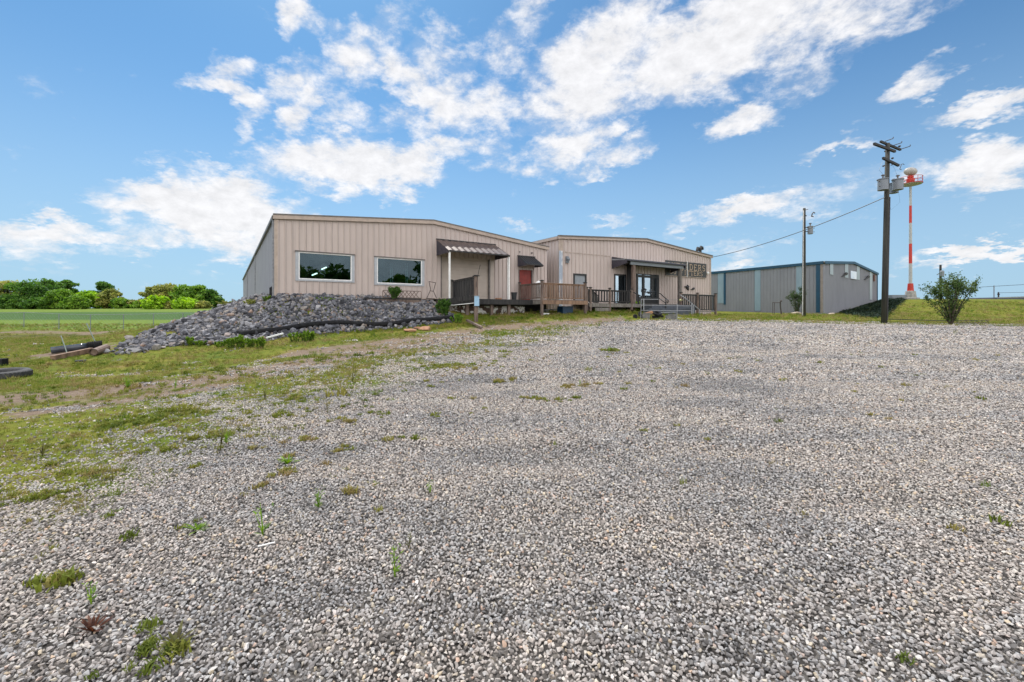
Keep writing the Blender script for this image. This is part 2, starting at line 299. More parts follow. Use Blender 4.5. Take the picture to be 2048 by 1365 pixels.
# bank on the right
for a in ((1690,629,53),(1720,620,58),(1745,606,66),(1800,600,67),(1821,598,68),(1900,599,66),(2048,599,66),(1800,628,46),(1900,634,44),(2048,636,43),(1850,614,56),(2048,618,54),(1760,634,44)): cp(*a)
for x, y, z in ((120,66,3.45),(160,60,3.3),(70,85,3.6),(70,110,3.6),(110,100,3.5),(160,110,3.5),(60,40,.8),(90,40,.8),(45,95,2.6),(40,60,1.6),(120,38,.9),(0,400,3.5),(300,300,3.5),(-300,350,3.5),(300,60,3),(-300,60,0),(300,-200,-1),(-300,-200,-2),(0,-200,-2)): ctl.append((x,y,z))
ctl = np.array(ctl); CX, CZ = ctl[:, :2], ctl[:, 2]
def phi(r): return r
dd = np.linalg.norm(CX[:, None]-CX[None], axis=2)
nC = len(ctl); Amat = np.zeros((nC+3, nC+3)); Amat[:nC, :nC] = phi(dd)-np.eye(nC)*(.25); Amat[:nC, nC] = 1; Amat[:nC, nC+1:] = CX; Amat[nC, :nC] = 1; Amat[nC+1:, :nC] = CX.T
wts = np.linalg.solve(Amat, np.concatenate([CZ, [0,0,0]]))
def Hn(x, y):
    x = np.asarray(x, float); y = np.asarray(y, float); sh = x.shape; x = x.ravel(); y = y.ravel(); out = np.empty(len(x))
    for i in range(0, len(x), 20000):
        xx = np.stack([x[i:i+20000], y[i:i+20000]], 1); r = np.sqrt(((xx[:, None]-CX[None])**2).sum(2)); out[i:i+20000] = r@wts[:nC]+wts[nC]+xx@wts[nC+1:]
    far = np.clip((np.hypot(x, y)-300)/300, 0, 1); out = out*(1-far)+3.0*far
    # small bumps and wheel ruts
    out += .012*np.sin(x*1.7+1.3*np.sin(y*.9))*np.cos(y*1.1+.7*x) + .006*np.sin(3.9*x+1.1*y)*np.sin(2.8*y-x)
    for cx, cy, rx, ry, dz in ((.42,4.2,.9,.28,-.03),(2.9,3.35,.6,.26,-.035),(.5,4.75,1.0,.3,.02),(3.0,3.9,.7,.3,.02)):
        out += dz*np.exp(-((x-cx)/rx)**2-((y-cy)/ry)**2)
    return out.reshape(sh)
def H(x, y): return float(Hn(np.array([x]), np.array([y]))[0])
def G(px, py_hint=None, D=None):
    """ground point seen at column px at distance D"""
    x = (px-1024)/FPX*D; return Vector((x, D, H(x, D)))
def on_ground(px, py, dmin=1.3, dmax=70):
    """first ground point hit by the sight line"""
    ds = np.geomspace(dmin, dmax, 500); u = (px-1024)/FPX; v = (HY-py)/FPX
    h = Hn(u*ds, ds); z = EYE+v*ds; k = np.argmax(z < h)
    d = ds[k] if (z < h).any() else dmax
    return Vector((u*d, d, H(u*d, d)))
def project(x, y, z): return 1024+FPX*x/y, HY-FPX*(z-EYE)/y
# zones of the ground: 1 = clean gravel, 0 = grass
EDGE = np.array([(-400,1010),(0,975),(120,940),(250,890),(400,845),(560,797),(700,752),(860,713),(1000,685),(1120,663),(1230,646),(1320,642),(1500,645),(1700,649.5),(2048,655),(2500,662)], float)
def gravel_zone(x, y, z):
    y_ = np.maximum(y, .6); px, py = project(x, y_, z); eb = np.interp(px, EDGE[:, 0], EDGE[:, 1])
    sc_ = np.interp(eb, [645, 700, 940], [3, 22, 70]); g = (py-eb)/sc_
    g = np.where(y < .6, np.where(x > -3, 3, g), g); g = np.where((y > 33), -3, g)
    g = np.where((px > 1200) & (py > eb) & (y < 33), 3, g)
    return np.clip(g, -3, 3)
def steps(a, b, f): 
    out = [0.0]; s = a
    while out[-1] < b: s = min(max(a, out[-1]*f), 80); out.append(out[-1]+s)
    return np.array(out)
xs = steps(.3, 2500, .035); xs = np.concatenate([-xs[:0:-1], xs]); ys = steps(.22, 2500, .028); yb = steps(.8, 1500, .12); ys = np.concatenate([-yb[:0:-1], ys])
X, Y = np.meshgrid(xs, ys); Z = Hn(X, Y); ny_, nx_ = X.shape
me = bpy.data.meshes.new('ground'); vs = np.stack([X.ravel(), Y.ravel(), Z.ravel()], 1)
i = np.arange((ny_-1)*(nx_-1)); r_ = i//(nx_-1); c_ = i % (nx_-1); a = r_*nx_+c_; fs = np.stack([a, a+1, a+1+nx_, a+nx_], 1)
me.vertices.add(len(vs)); me.vertices.foreach_set('co', vs.ravel().astype(np.float32)); me.loops.add(fs.size); me.loops.foreach_set('vertex_index', fs.ravel().astype(np.int32))
me.polygons.add(len(fs)); me.polygons.foreach_set('loop_start', np.arange(0, fs.size, 4, dtype=np.int32)); me.polygons.foreach_set('loop_total', np.full(len(fs), 4, np.int32)); me.update(calc_edges=True)
me.polygons.foreach_set('use_smooth', [True]*len(fs))
gz = gravel_zone(vs[:, 0], vs[:, 1], vs[:, 2])
at = me.attributes.new('zone', 'FLOAT', 'POINT'); at.data.foreach_set('value', gz.astype(np.float32))
# bare soil tracks on the left, the cut in the ditch, and a darker green band across the far field
def soil_amount(x, y, z):
    px, py = project(x, np.maximum(y, .6), z); s = np.zeros_like(px)
    for pts, wd in (([(-300,850),(0,800),(200,785),(330,772),(440,756),(560,738),(700,710),(860,688),(960,676)], 15), ([(0,835),(150,815),(330,790),(480,768)], 7), ([(560,712),(700,694),(850,676),(1000,655),(1250,640)], 8), ([(0,664),(120,665),(180,668),(230,664)], 3), ([(60,712),(150,706),(240,690)], 6)):
        pp = np.array(pts, float); l = np.interp(px, pp[:, 0], pp[:, 1], left=-999, right=-999); s = np.maximum(s, np.exp(-((py-l)/wd)**2))
    return np.where(y > 1, s, 0)
at = me.attributes.new('soil', 'FLOAT', 'POINT'); at.data.foreach_set('value', soil_amount(vs[:, 0], vs[:, 1], vs[:, 2]).astype(np.float32))
field_band = np.clip((vs[:, 1]-73)/4, 0, 1)*np.clip((118-vs[:, 1])/6, 0, 1)*(vs[:, 0] < 0)
at = me.attributes.new('field_band', 'FLOAT', 'POINT'); at.data.foreach_set('value', field_band.astype(np.float32))
meadow = np.clip((vs[:, 1]-50)/4, 0, 1)*(vs[:, 0] < 25)
at = me.attributes.new('meadow', 'FLOAT', 'POINT'); at.data.foreach_set('value', meadow.astype(np.float32))
ditch = np.clip((vs[:, 1]-33)/3, 0, 1)*np.clip((51-vs[:, 1])/3, 0, 1)*(vs[:, 0] < -12)
at = me.attributes.new('ditch', 'FLOAT', 'POINT'); at.data.foreach_set('value', ditch.astype(np.float32))
# ground material
gm = bpy.data.materials.new('ground'); t, N, L, B = nodes(gm); B.inputs['Roughness'].default_value = .95; B.inputs['Specular IOR Level'].default_value = .15
def attr(N, n): a = N.new('ShaderNodeAttribute'); a.attribute_name = n; return a.outputs['Fac']
def mth(N, L, op, a, b=None, clamp=False):
    n = N.new('ShaderNodeMath'); n.operation = op; n.use_clamp = clamp
    for i, v in enumerate((a, b)):
        if v is None: continue
        if isinstance(v, (int, float)): n.inputs[i].default_value = v
        else: L.new(v, n.inputs[i])
    return n.outputs[0]
def mixc(N, L, f, a, b):
    n = N.new('ShaderNodeMix'); n.data_type = 'RGBA'
    if isinstance(f, (int, float)): n.inputs[0].default_value = f
    else: L.new(f, n.inputs[0])
    for i, v in ((6, a), (7, b)):
        if isinstance(v, tuple): n.inputs[i].default_value = (*v, 1)
        else: L.new(v, n.inputs[i])
    return n.outputs[2]
tcg = N.new('ShaderNodeTexCoord')
vor = N.new('ShaderNodeTexVoronoi'); vor.inputs['Scale'].default_value = 36; vor.inputs['Randomness'].default_value = 1; L.new(tcg.outputs['Object'], vor.inputs[0])
vor2 = N.new('ShaderNodeTexVoronoi'); vor2.inputs['Scale'].default_value = 13; L.new(tcg.outputs['Object'], vor2.inputs[0])
sepc = N.new('ShaderNodeSeparateColor'); L.new(vor.outputs['Color'], sepc.inputs[0]); sepc2 = N.new('ShaderNodeSeparateColor'); L.new(vor2.outputs['Color'], sepc2.inputs[0])
gr = ramp(N, [(0,(.03,.028,.026)),(.3,(.06,.055,.05)),(.55,(.1,.092,.085)),(.8,(.15,.14,.13)),(.93,(.2,.17,.13)),(1,(.28,.27,.25))])
L.new(mth(N, L, 'ADD', mth(N, L, 'MULTIPLY', sepc.outputs[0], .55), mth(N, L, 'MULTIPLY', sepc2.outputs[0], .45)), gr.inputs[0])
big = noisetex(N, L, .35, 5, .65); bigr = ramp(N, [(.35,(.86,.84,.82)),(.65,(1.08,1.06,1.04))]); L.new(big.outputs[0], bigr.inputs[0])
gcol = N.new('ShaderNodeMix'); gcol.data_type = 'RGBA'; gcol.blend_type = 'MULTIPLY'; gcol.inputs[0].default_value = 1; L.new(gr.outputs[0], gcol.inputs[6]); L.new(bigr.outputs[0], gcol.inputs[7]); gravelc = gcol.outputs[2]
ng = noisetex(N, L, .55, 8, .7); ngr = ramp(N, [(.3,(.06,.098,.01)),(.45,(.12,.148,.014)),(.58,(.18,.17,.026)),(.72,(.21,.15,.07))]); L.new(ng.outputs[0], ngr.inputs[0])
nf = noisetex(N, L, 7, 6, .75); nfr = ramp(N, [(.3,(.72,.72,.68)),(.7,(1.2,1.2,1.1))]); L.new(nf.outputs[0], nfr.inputs[0])
gg = N.new('ShaderNodeMix'); gg.data_type = 'RGBA'; gg.blend_type = 'MULTIPLY'; gg.inputs[0].default_value = 1; L.new(ngr.outputs[0], gg.inputs[6]); L.new(nfr.outputs[0], gg.inputs[7]); grassc = gg.outputs[2]
soilr = ramp(N, [(.3,(.12,.085,.058)),(.5,(.19,.14,.1)),(.7,(.25,.2,.155))]); ns = noisetex(N, L, 9, 6, .75); L.new(ns.outputs[0], soilr.inputs[0])
grassc = mixc(N, L, mth(N, L, 'MULTIPLY', attr(N, 'meadow'), .62), grassc, (.12,.205,.028))
grassc = mixc(N, L, mth(N, L, 'MULTIPLY', attr(N, 'field_band'), .8), grassc, (.033,.085,.022))
dn = noisetex(N, L, .8, 7, .7, (.4,1,1)); dr_ = ramp(N, [(.35,(.035,.028,.012)),(.5,(.085,.08,.022)),(.65,(.14,.13,.035))]); L.new(dn.outputs[0], dr_.inputs[0])
grassc = mixc(N, L, mth(N, L, 'MULTIPLY', attr(N, 'ditch'), .85), grassc, dr_.outputs[0])
# soil tracks with ragged edges
sn = noisetex(N, L, 1.6, 8, .75)
sm = mth(N, L, 'MULTIPLY', mth(N, L, 'ADD', attr(N, 'soil'), mth(N, L, 'MULTIPLY', mth(N, L, 'SUBTRACT', sn.outputs[0], .62), 2.4)), 2.2, True)
base = mixc(N, L, sm, grassc, soilr.outputs[0])
zn = noisetex(N, L, 1.1, 9, .78); zn2 = noisetex(N, L, 26, 3, .6)
zf = mth(N, L, 'ADD', attr(N, 'zone'), mth(N, L, 'MULTIPLY', mth(N, L, 'SUBTRACT', zn.outputs[0], .5), 5.5))
zf = mth(N, L, 'ADD', zf, mth(N, L, 'MULTIPLY', mth(N, L, 'SUBTRACT', zn2.outputs[0], .5), 4.0))
zf = mth(N, L, 'ADD', mth(N, L, 'MULTIPLY', zf, .8), -.45, True)
fin = mixc(N, L, zf, base, gravelc); L.new(fin, B.inputs[0])
bp = N.new('ShaderNodeBump'); bp.inputs['Strength'].default_value = .9; bp.inputs['Distance'].default_value = .03
hb = mth(N, L, 'ADD', mth(N, L, 'MULTIPLY', mth(N, L, 'SUBTRACT', 1, vor.outputs['Distance']), .6), mth(N, L, 'MULTIPLY', nf.outputs[0], .8)); L.new(hb, bp.inputs['Height']); L.new(bp.outputs[0], B.inputs['Normal'])
me.materials.append(gm); ground = bpy.data.objects.new('ground', me); sc.collection.objects.link(ground); ground['kind'] = 'structure'
# ------------------------------------------------------------------ buildings
def spans(z0, z1, cuts):
    out = [(z0, z1)]
    for a, b in cuts:
        nw = []
        for p, q in out:
            if b <= p or a >= q: nw.append((p, q)); continue
            if a > p: nw.append((p, a))
            if b < q: nw.append((b, q))
        out = nw
    return out
def clad(name, F, zt, zb, ops, pitch, mat, parent, s0=0, s1=None, rib=.055, knots=(), th=.12, start=.12):
    s1 = F.L if s1 is None else s1; mb = MB(); ks = sorted({s0, s1, *[k for k in knots], *[o[0] for o in ops], *[o[1] for o in ops]}); ks = [k for k in ks if s0 <= k <= s1]
    for a, b in zip(ks, ks[1:]):
        m = (a+b)/2; cuts = [(o[2], o[3]) for o in ops if o[0] <= m <= o[1]]
        for p, q in spans(zb, 99, cuts):
            qa, qb = (zt(a), zt(b)) if q == 99 else (q, q)
            mb.hexa([F.w(a,0,p),F.w(b,0,p),F.w(b,-th,p),F.w(a,-th,p),F.w(a,0,qa),F.w(b,0,qb),F.w(b,-th,qb),F.w(a,-th,qa)])
    s = s0+start; k = 0
    while s < s1-.06:
        h = .045 if pitch > .3 else .03
        cuts = [(o[2], o[3]) for o in ops if o[0]-h <= s <= o[1]+h]
        for p, q in spans(zb, 99, cuts):
            q = zt(s)-.01 if q == 99 else q
            mb.hexa([F.w(s-h*.6,-.01,p),F.w(s-h*.42,rib,p),F.w(s+h*.42,rib,p),F.w(s+h*.6,-.01,p),F.w(s-h*.6,-.01,q),F.w(s-h*.42,rib,q),F.w(s+h*.42,rib,q),F.w(s+h*.6,-.01,q)])
        s += pitch; k += 1
    nf0 = len(mb.f); s = s0+start
    while s < s1-.06:      # thin dark strip painting the shadow line beside every rib
        h = .045 if pitch > .3 else .03; cuts = [(o[2], o[3]) for o in ops if o[0]-h*2 <= s <= o[1]+h*2]
        for p, q in spans(zb, 99, cuts):
            q = zt(s)-.02 if q == 99 else q
            mb.hexa([F.w(s+h*.62,-.005,p+.01),F.w(s+h*.62+.016,-.005,p+.01),F.w(s+h*.62+.016,.003,p+.01),F.w(s+h*.62,.003,p+.01),F.w(s+h*.62,-.005,q-.01),F.w(s+h*.62+.016,-.005,q-.01),F.w(s+h*.62+.016,.003,q-.01),F.w(s+h*.62,.003,q-.01)])
        s += pitch
    o_ = mb.build(name, mat, parent); o_.data.materials.append(rib_shade if mat is siding else rib_shade_grey)
    mi = np.zeros(len(o_.data.polygons), np.int32); mi[nf0:] = 1; o_.data.polygons.foreach_set('material_index', mi); return o_
def roofprism(F, ss, zs, n0, n1, th): # strip following the gable line
    mb = MB()
    for (a, za), (b, zb_) in zip(zip(ss, zs), zip(ss[1:], zs[1:])):
        mb.hexa([F.w(a,n1,za),F.w(b,n1,zb_),F.w(b,n0,zb_),F.w(a,n0,za),F.w(a,n1,za+th),F.w(b,n1,zb_+th),F.w(b,n0,zb_+th),F.w(a,n0,za+th)])
    return mb
def window(F, s0, s1, z0, z1, parent, fm, gm_, fw=.07, trim=None, tw=.14, sill=None):
    mb = MB()
    for a, b, c, d in ((s0,s1,z1-fw,z1),(s0,s1,z0,z0+fw),(s0,s0+fw,z0+fw,z1-fw),(s1-fw,s1,z0+fw,z1-fw)): F.box(mb, a, b, -.1, .05, c, d)
    f = mb.build('window', fm, parent)
    mb = MB(); F.box(mb, s0+fw, s1-fw, -.03, -.015, z0+fw, z1-fw); mb.build('pane', gm_, f)
    if trim:
        mb = MB()
        for a, b, c, d in ((s0-tw,s1+tw,z0-tw*.6,z0-.004),(s0-tw,s0-.004,z0,z1),(s1+.004,s1+tw,z0,z1)): F.box(mb, a, b, .0, .06, c, d)
        mb.build('trim', trim, f)
        mb = MB(); F.box(mb, s0-tw*1.2, s1+tw*1.2, 0, .09, z1+.005, z1+.07); mb.build('drip_cap', trim_dark, f)
    return f
def facade_edges(px0, px1, pyt0, pyt1, pyb0, pyb1, F, n=0):
    s0, s1 = F.s(px0, n), F.s(px1, n); zt = (F.z(px0, pyt0, n)+F.z(px1, pyt1, n))/2; zb = (F.z(px0, pyb0, n)+F.z(px1, pyb1, n))/2
    return s0, s1, zb, zt
# ---- building A
bA = thing('metal_building', FA.w(0,0,FLA), 'long beige metal building with two wide shop windows above the rock pile', 'building')
eL, eR, rdg = FA.z(553, 434), FA.z(1094, 497), FA.z(866, 444.5); sr = FA.s(866)
zA = lambda s: eL+(rdg-eL)*s/sr if s < sr else rdg+(eR-rdg)*(s-sr)/(FA.L-sr)
w1 = facade_edges(597, 703, 503.5, 511.7, 558, 563, FA); w2 = facade_edges(753.5, 843.5, 515, 521.5, 566, 571, FA)
dr = (FA.s(882), FA.s(978), FLA, 5.0); rd = (FA.s(1037.5), FA.s(1064), FLA, FLA+2.15)
clad('wall', FA, zA, FLA, [w1, w2, dr, rd], .322, siding, bA, knots=(sr,))
DA = 51.5
FAS = Frame(tuple(FA.w(0,-DA,0))[:2], tuple(FA.w(0,0,0))[:2])
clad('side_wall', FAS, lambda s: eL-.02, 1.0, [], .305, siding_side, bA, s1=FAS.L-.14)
FAR = Frame(tuple(FA.w(FA.L,0,0))[:2], tuple(FA.w(FA.L,-DA,0))[:2])
clad('side_wall', FAR, lambda s: eR-.02, 1.3, [], .4, siding, bA, s0=.14)
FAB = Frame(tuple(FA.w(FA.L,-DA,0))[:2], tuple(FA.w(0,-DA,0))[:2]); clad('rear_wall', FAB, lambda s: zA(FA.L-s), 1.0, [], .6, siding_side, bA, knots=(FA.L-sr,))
rf = roofprism(FA, [-.12, sr, FA.L+.12], [eL, rdg, eR], -DA, .10, .09).build('roof', roofm, bA)
mb = roofprism(FA, [-.12, sr, FA.L+.12], [eL-.14, rdg-.14, eR-.14], .045, .135, .2); mb.build('rake_trim', trim_beige, bA)
mb = roofprism(FA, [-.12, sr, FA.L+.12], [eL+.062, rdg+.062, eR+.062], .02, .15, .07); mb.build('rake_cap', trim_dark, bA)
mb = MB(); mb.hexa([FAS.w(a,n,z) for z in (eL-.12, eL+.05) for a, n in ((0,.16),(FAS.L,.16),(FAS.L,.03),(0,.03))]); mb.build('gutter', trim_dark, bA)
for s in (FAS.L-.22, FAS.L-17.3, FAS.L-34.3): mb = MB(); FAS.box(mb, s-.06, s+.06, .04, .14, 1.4, eL-.1); mb.build('downspout', galv, bA)
mb = MB(); FA.box(mb, -.06, .13, -.02, .05, FLA-.02, eL-.14); mb.build('corner_trim', trim_beige, bA)
mb = MB(); FA.box(mb, -.06, FA.L, .04, .06, FLA-.03, FLA+.05); mb.build('base_trim', trim_beige, bA)
mb = MB(); FA.box(mb, 0, 8.6, -.3, -.02, .6, FLA-.03); FA.box(mb, 8.6, 14.7, -.3, 1.1, .6, FLA-.15); mb.build('foundation', peel, bA); mb = MB(); FA.box(mb, 14.705, FA.L-.02, -.3, -.02, .6, FLA-.03); FA.box(mb, 8.7, 14.7, 1.1, 1.2, FLA-.42, FLA-.16); mb.build('shade_foundation', M('shade_dark_concrete', (.03,.028,.026), (.05,.045,.04), 4, .95), bA)  # shadow under deck and dock painted as dark concrete and a dark beam
for wv_ in (w1, w2): window(FA, *wv_, bA, white, glass_dark, .05, trimgrey, .15)
# room behind the glass
mb = MB()
z0, z1 = FLA+.02, 4.6
FA.box(mb, .2, 8.2, -9, -.2, FLA-.06, FLA-.02); FA.box(mb, .2, 8.2, -9.1, -9, FLA, z1); FA.box(mb, .18, .22, -9, -.2, FLA, z1); FA.box(mb, 8.2, 8.25, -9, -.2, FLA, z1); FA.box(mb, .2, 8.2, -9, -.2, z1, z1+.05)
mb.build('shop_interior', room, bA)
mb = MB()
for px in (781, 784.5, 812, 815): s = FA.s(px, -1.2); FA.box(mb, s-.02, s+.02, -1.24, -1.2, FLA, 4.55)
mb.build('interior_post', white, bA)
for px, py, d, an in ((629,549,25.5,0),(648,537,26.5,0),(824,539,29.5,0),(615,507.5,24.2,0)):
    p = P(px, py, d); mb = MB(); v = FA.n*.33+FA.a*.07+Vector((0,0,.035)); k = 1 if py > 520 else .3; mb.beam(p-v*k, p+v*k, .07, .045)
    tag(mb.build('fluorescent_light', lampm), {549: 'lit tube light low in the left shop window', 537: 'lit tube light high at the right of the left shop window', 539: 'lit tube light in the shop window with inner posts', 507.5: 'short lit lamp at the top left of the left shop window'}[py], 'light', 'tube lights inside the shop')
# overhead door
mb = MB(); k = dr[2]
while k < dr[3]-.01: FA.box(mb, dr[0], dr[1], -.16, -.105, k+.006, min(k+.225, dr[3])); FA.box(mb, dr[0], dr[1], -.16, -.12, k, k+.006); k += .23
mb.build('overhead_door', dooroff, bA)
mb = MB(); FA.box(mb, dr[0]-.02, dr[0]+.03, -.1, .05, FLA, dr[3]); mb.build('door_jamb', trim_dark, bA); mb = MB(); FA.box(mb, dr[1]-.03, dr[1]+.06, -.1, .045, FLA, dr[3]); mb.build('door_jamb', trim_dark, bA)
mb = MB(); FA.box(mb, dr[1]+.07, dr[1]+.35, 0, .04, FLA, dr[3]+.05); mb.build('jamb_panel', dooroff, bA)
mb = MB(); FA.box(mb, rd[0], rd[1], -.11, -.05, rd[2], rd[3]); d_ = mb.build('door', redm, bA)
mb = MB(); FA.box(mb, rd[1]-.05, rd[1]+.03, -.1, .05, rd[2], rd[3]); FA.box(mb, rd[0]-.02, rd[0]+.02, -.1, .05, rd[2], rd[3]); mb.build('frame', trim_dark, d_)
for px, py in ((1038, 504.5), (1063, 506.5)):
    s, z = FA.s(px), FA.z(px, py); mb = MB(); mb.tube([FA.w(s,.0,z), FA.w(s,.12,z)], .05, 8); mb.build('wall_vent', trim_dark, bA)
s = FA.s(1015.2, .09); mb = MB(); mb.tube([FA.w(s,.09,FLA), FA.w(s,.09,5.15)], .035, 8); mb.build('conduit', white, bA)
# awnings
def awning(F, s0, s1, n1, ztop, zfront, zside, mat, parent, ribs=.2, side_s=None, drop=.12):
    sm = MB(); th = .03
    def corr(a, b, fa, fb):  # corrugated sheet from wall line a->b to front line
        m = int(((b-a).length)/(ribs/2)); prev = None
        for i in range(m+1):
            t = i/m; o = Vector((0,0,.05 if i % 2 else -.0)); p = a.lerp(b, t)+o; q = fa.lerp(fb, t)+o
            if prev: sm.hexa([prev[0]-Vector((0,0,th)), p-Vector((0,0,th)), q-Vector((0,0,th)), prev[1]-Vector((0,0,th)), prev[0], p, q, prev[1]])
            prev = (p, q)
    corr(F.w(s0,.04,ztop), F.w(s1,.04,ztop), F.w(s0,n1,zfront), F.w(s1,n1,zfront))
    top = sm.build('awning', mat, parent)
    for s in (s0, s1):
        mb = MB(); k = .022 if s == s0 else -.022
        mb.add([F.w(s,.04,ztop-.03),F.w(s,.04,zside),F.w(s,n1,zfront-drop),F.w(s,n1,zfront-.03),F.w(s+k,.04,ztop-.03),F.w(s+k,.04,zside),F.w(s+k,n1,zfront-drop),F.w(s+k,n1,zfront-.03)],
               [(0,1,2,3),(7,6,5,4),(0,4,5,1),(1,5,6,2),(2,6,7,3),(3,7,4,0)])
        q = .18
        while q < n1-.1:
            zt_ = ztop+(zfront-ztop)*q/n1-.06; zb_ = zside+(zfront-drop-zside)*q/n1+.02
            if zt_ > zb_: mb.hexa([F.w(s-k*.8,q-.03,zb_),F.w(s-k*.8,q+.03,zb_),F.w(s,q+.03,zb_),F.w(s,q-.03,zb_),F.w(s-k*.8,q-.03,zt_),F.w(s-k*.8,q+.03,zt_),F.w(s,q+.03,zt_),F.w(s,q-.03,zt_)])
            q += .2
        mb.build('side_panel', navy, top)
    mb = MB(); F.box(mb, s0, s1, n1+.002, n1+.04, zfront-.07, zfront+.0); mb.build('fascia', black, top)
    mb = MB(); F.box(mb, s0-.03, s1+.03, .04, .1, ztop-.0, ztop+.06); mb.build('flashing', black, top)
    return top
brown = M('brown_metal', (.125,.092,.08), (.085,.062,.055), 3, .38, .2)
s0, s1 = FA.s(872.3), FA.s(989.9); aw = awning(FA, s0, s1, 1.85, 6.0, 5.13, 5.0, brown, bA, ribs=.42)
for s in (s0+.04, s1-.06): mb = MB(); FA.box(mb, s, s+.09, 1.72, 1.81, FLA, 5.08); mb.build('post', white, aw)
s0, s1 = FA.s(1034.7), FA.s(1068.8); aw2 = awning(FA, s0, s1, 1.05, FA.z(1050, 514), FA.z(1050, 514)-.62, FA.z(1035.3, 533.7), black, bA)
# dock along the facade
dk = thing('loading_dock', FA.w(10,1,FLA), 'dark timber loading dock under the brown awning on wooden piers', 'dock')
ds0, ds1 = FA.s(872), 14.75
mb = MB(); FA.box(mb, ds0, ds1, .07, 1.9, FLA-.14, FLA-.004); mb.build('deck_boards', wood_dark, dk)
mb = MB(); FA.box(mb, ds0, ds1, 1.903, 1.95, FLA-.33, FLA-.03); mb.build('edge_beam', wood_dark, dk)
for px in (934, 983, 1017.5): s = FA.s(px, 1.7); g = FA.w(s,1.7,0); mb = MB(); FA.box(mb, s-.09, s+.09, 1.6, 1.78, H(g.x, g.y)-.1, FLA-.14); mb.build('pier', wood, dk)
# small landing under window 2
ld = thing('landing', FA.w(FA.s(790,1),.6,FLA), 'low dark plank landing with lattice skirt under the right shop window', 'landing')
s0, s1 = FA.s(731,1.0), FA.s(843,1.0); mb = MB(); FA.box(mb, s0, s1, .08, 1.0, FLA-.09, FLA-.02); mb.build('planks', wood_dark, ld)
mb = MB(); FA.box(mb, s0+.1, s1, .9, .98, FLA-.5, FLA-.094); mb.build('skirt', wood, ld)
mb = MB(); a0, a1 = FA.s(766,.95), FA.s(842,.95); hz = .4; k = a0
F = FA; zb = FLA-.015
for s_, e_ in ((a0,a1),): 
    FA.box(mb, a0, a1, .93, .97, zb, zb+.035); FA.box(mb, a0, a1, .93, .97, zb+hz, zb+hz+.035); FA.box(mb, a0-.03, a0, .93, .97, zb, zb+hz); FA.box(mb, a1, a1+.03, .93, .97, zb, zb+hz)
while k < a1-hz*.8: mb.beam(FA.w(k,.94,zb+.03), FA.w(k+hz*.8,.94,zb+hz), .02, .03); mb.beam(FA.w(k+hz*.8,.96,zb+.03), FA.w(k,.96,zb+hz), .02, .03); k += .22
mb.build('lattice', wood, ld)
# metal cart frame (old push mower handle) standing left of the door
p = FA.w(FA.s(865, 1.0), 1.0, FLA-.1); u = FA.a
mb = MB(); D_ = p.y
def q(px, py): return FA.w(FA.s(px, 1.0), 1.0, FA.z(px, py, 1.0))
for tr_ in ([(858,564),(861,578),(860,583),(854,596)], [(871,567),(868,579),(867,583),(873,597)], [(857.5,563.5),(871.5,566)], [(860,582),(867,583)]): mb.tube([q(*t_) for t_ in tr_], .022, 6)
mb.tube([q(852,597), q(874,599)], .03, 6); tag(mb.build('push_mower_handle', steel_dark), 'thin dark hourglass-shaped metal handle frame leaning by the overhead door', 'tool')
# hose hanging at the left corner
mb = MB(); c = FAS.w(FAS.L-.35, .12, 0); mb.tube([Vector((c.x,c.y,2.2)), Vector((c.x,c.y,2.35)), Vector((c.x-.02,c.y,2.75)), Vector((c.x+.02,c.y,2.8))], [.1,.13,.12,.06], 10); tag(mb.build('rolled_hose', rubber), 'black rolled hose standing at the left corner of the beige building', 'hose')
# trash can on the dock
def lathe(mb, c, prof, n=14):
    b = len(mb.v)
    for r_, z_ in prof:
        for k in range(n): t_ = 2*math.pi*k/n; mb.v.append((c[0]+r_*math.cos(t_), c[1]+r_*math.sin(t_), c[2]+z_))
    for i in range(len(prof)-1):
        for k in range(n): a_ = b+i*n+k; b_ = b+i*n+(k+1) % n; mb.f.append((a_, b_, b_+n, a_+n))
    mb.f.append(tuple(b+k for k in range(n))[::-1]); mb.f.append(tuple(b+(len(prof)-1)*n+k for k in range(n)))
c = FA.w(FA.s(1028,1.5), 1.5, FLA); mb = MB(); lathe(mb, c, [(.15,0),(.2,.42),(.23,.42),(.23,.47),(.19,.47),(.14,.1)]); tag(mb.build('trash_can', plastic), 'black plastic bin on the dock left of the wooden deck', 'bin')
c = FA.w(FA.s(997,1.2), 1.2, FLA); mb = MB(); FA.box(mb, FA.s(992,1.2), FA.s(1001,1.2), 1.1, 1.35, FLA, FLA+.1); tag(mb.build('wood_block', sandstone), 'small brown block lying on the dock edge', 'block')
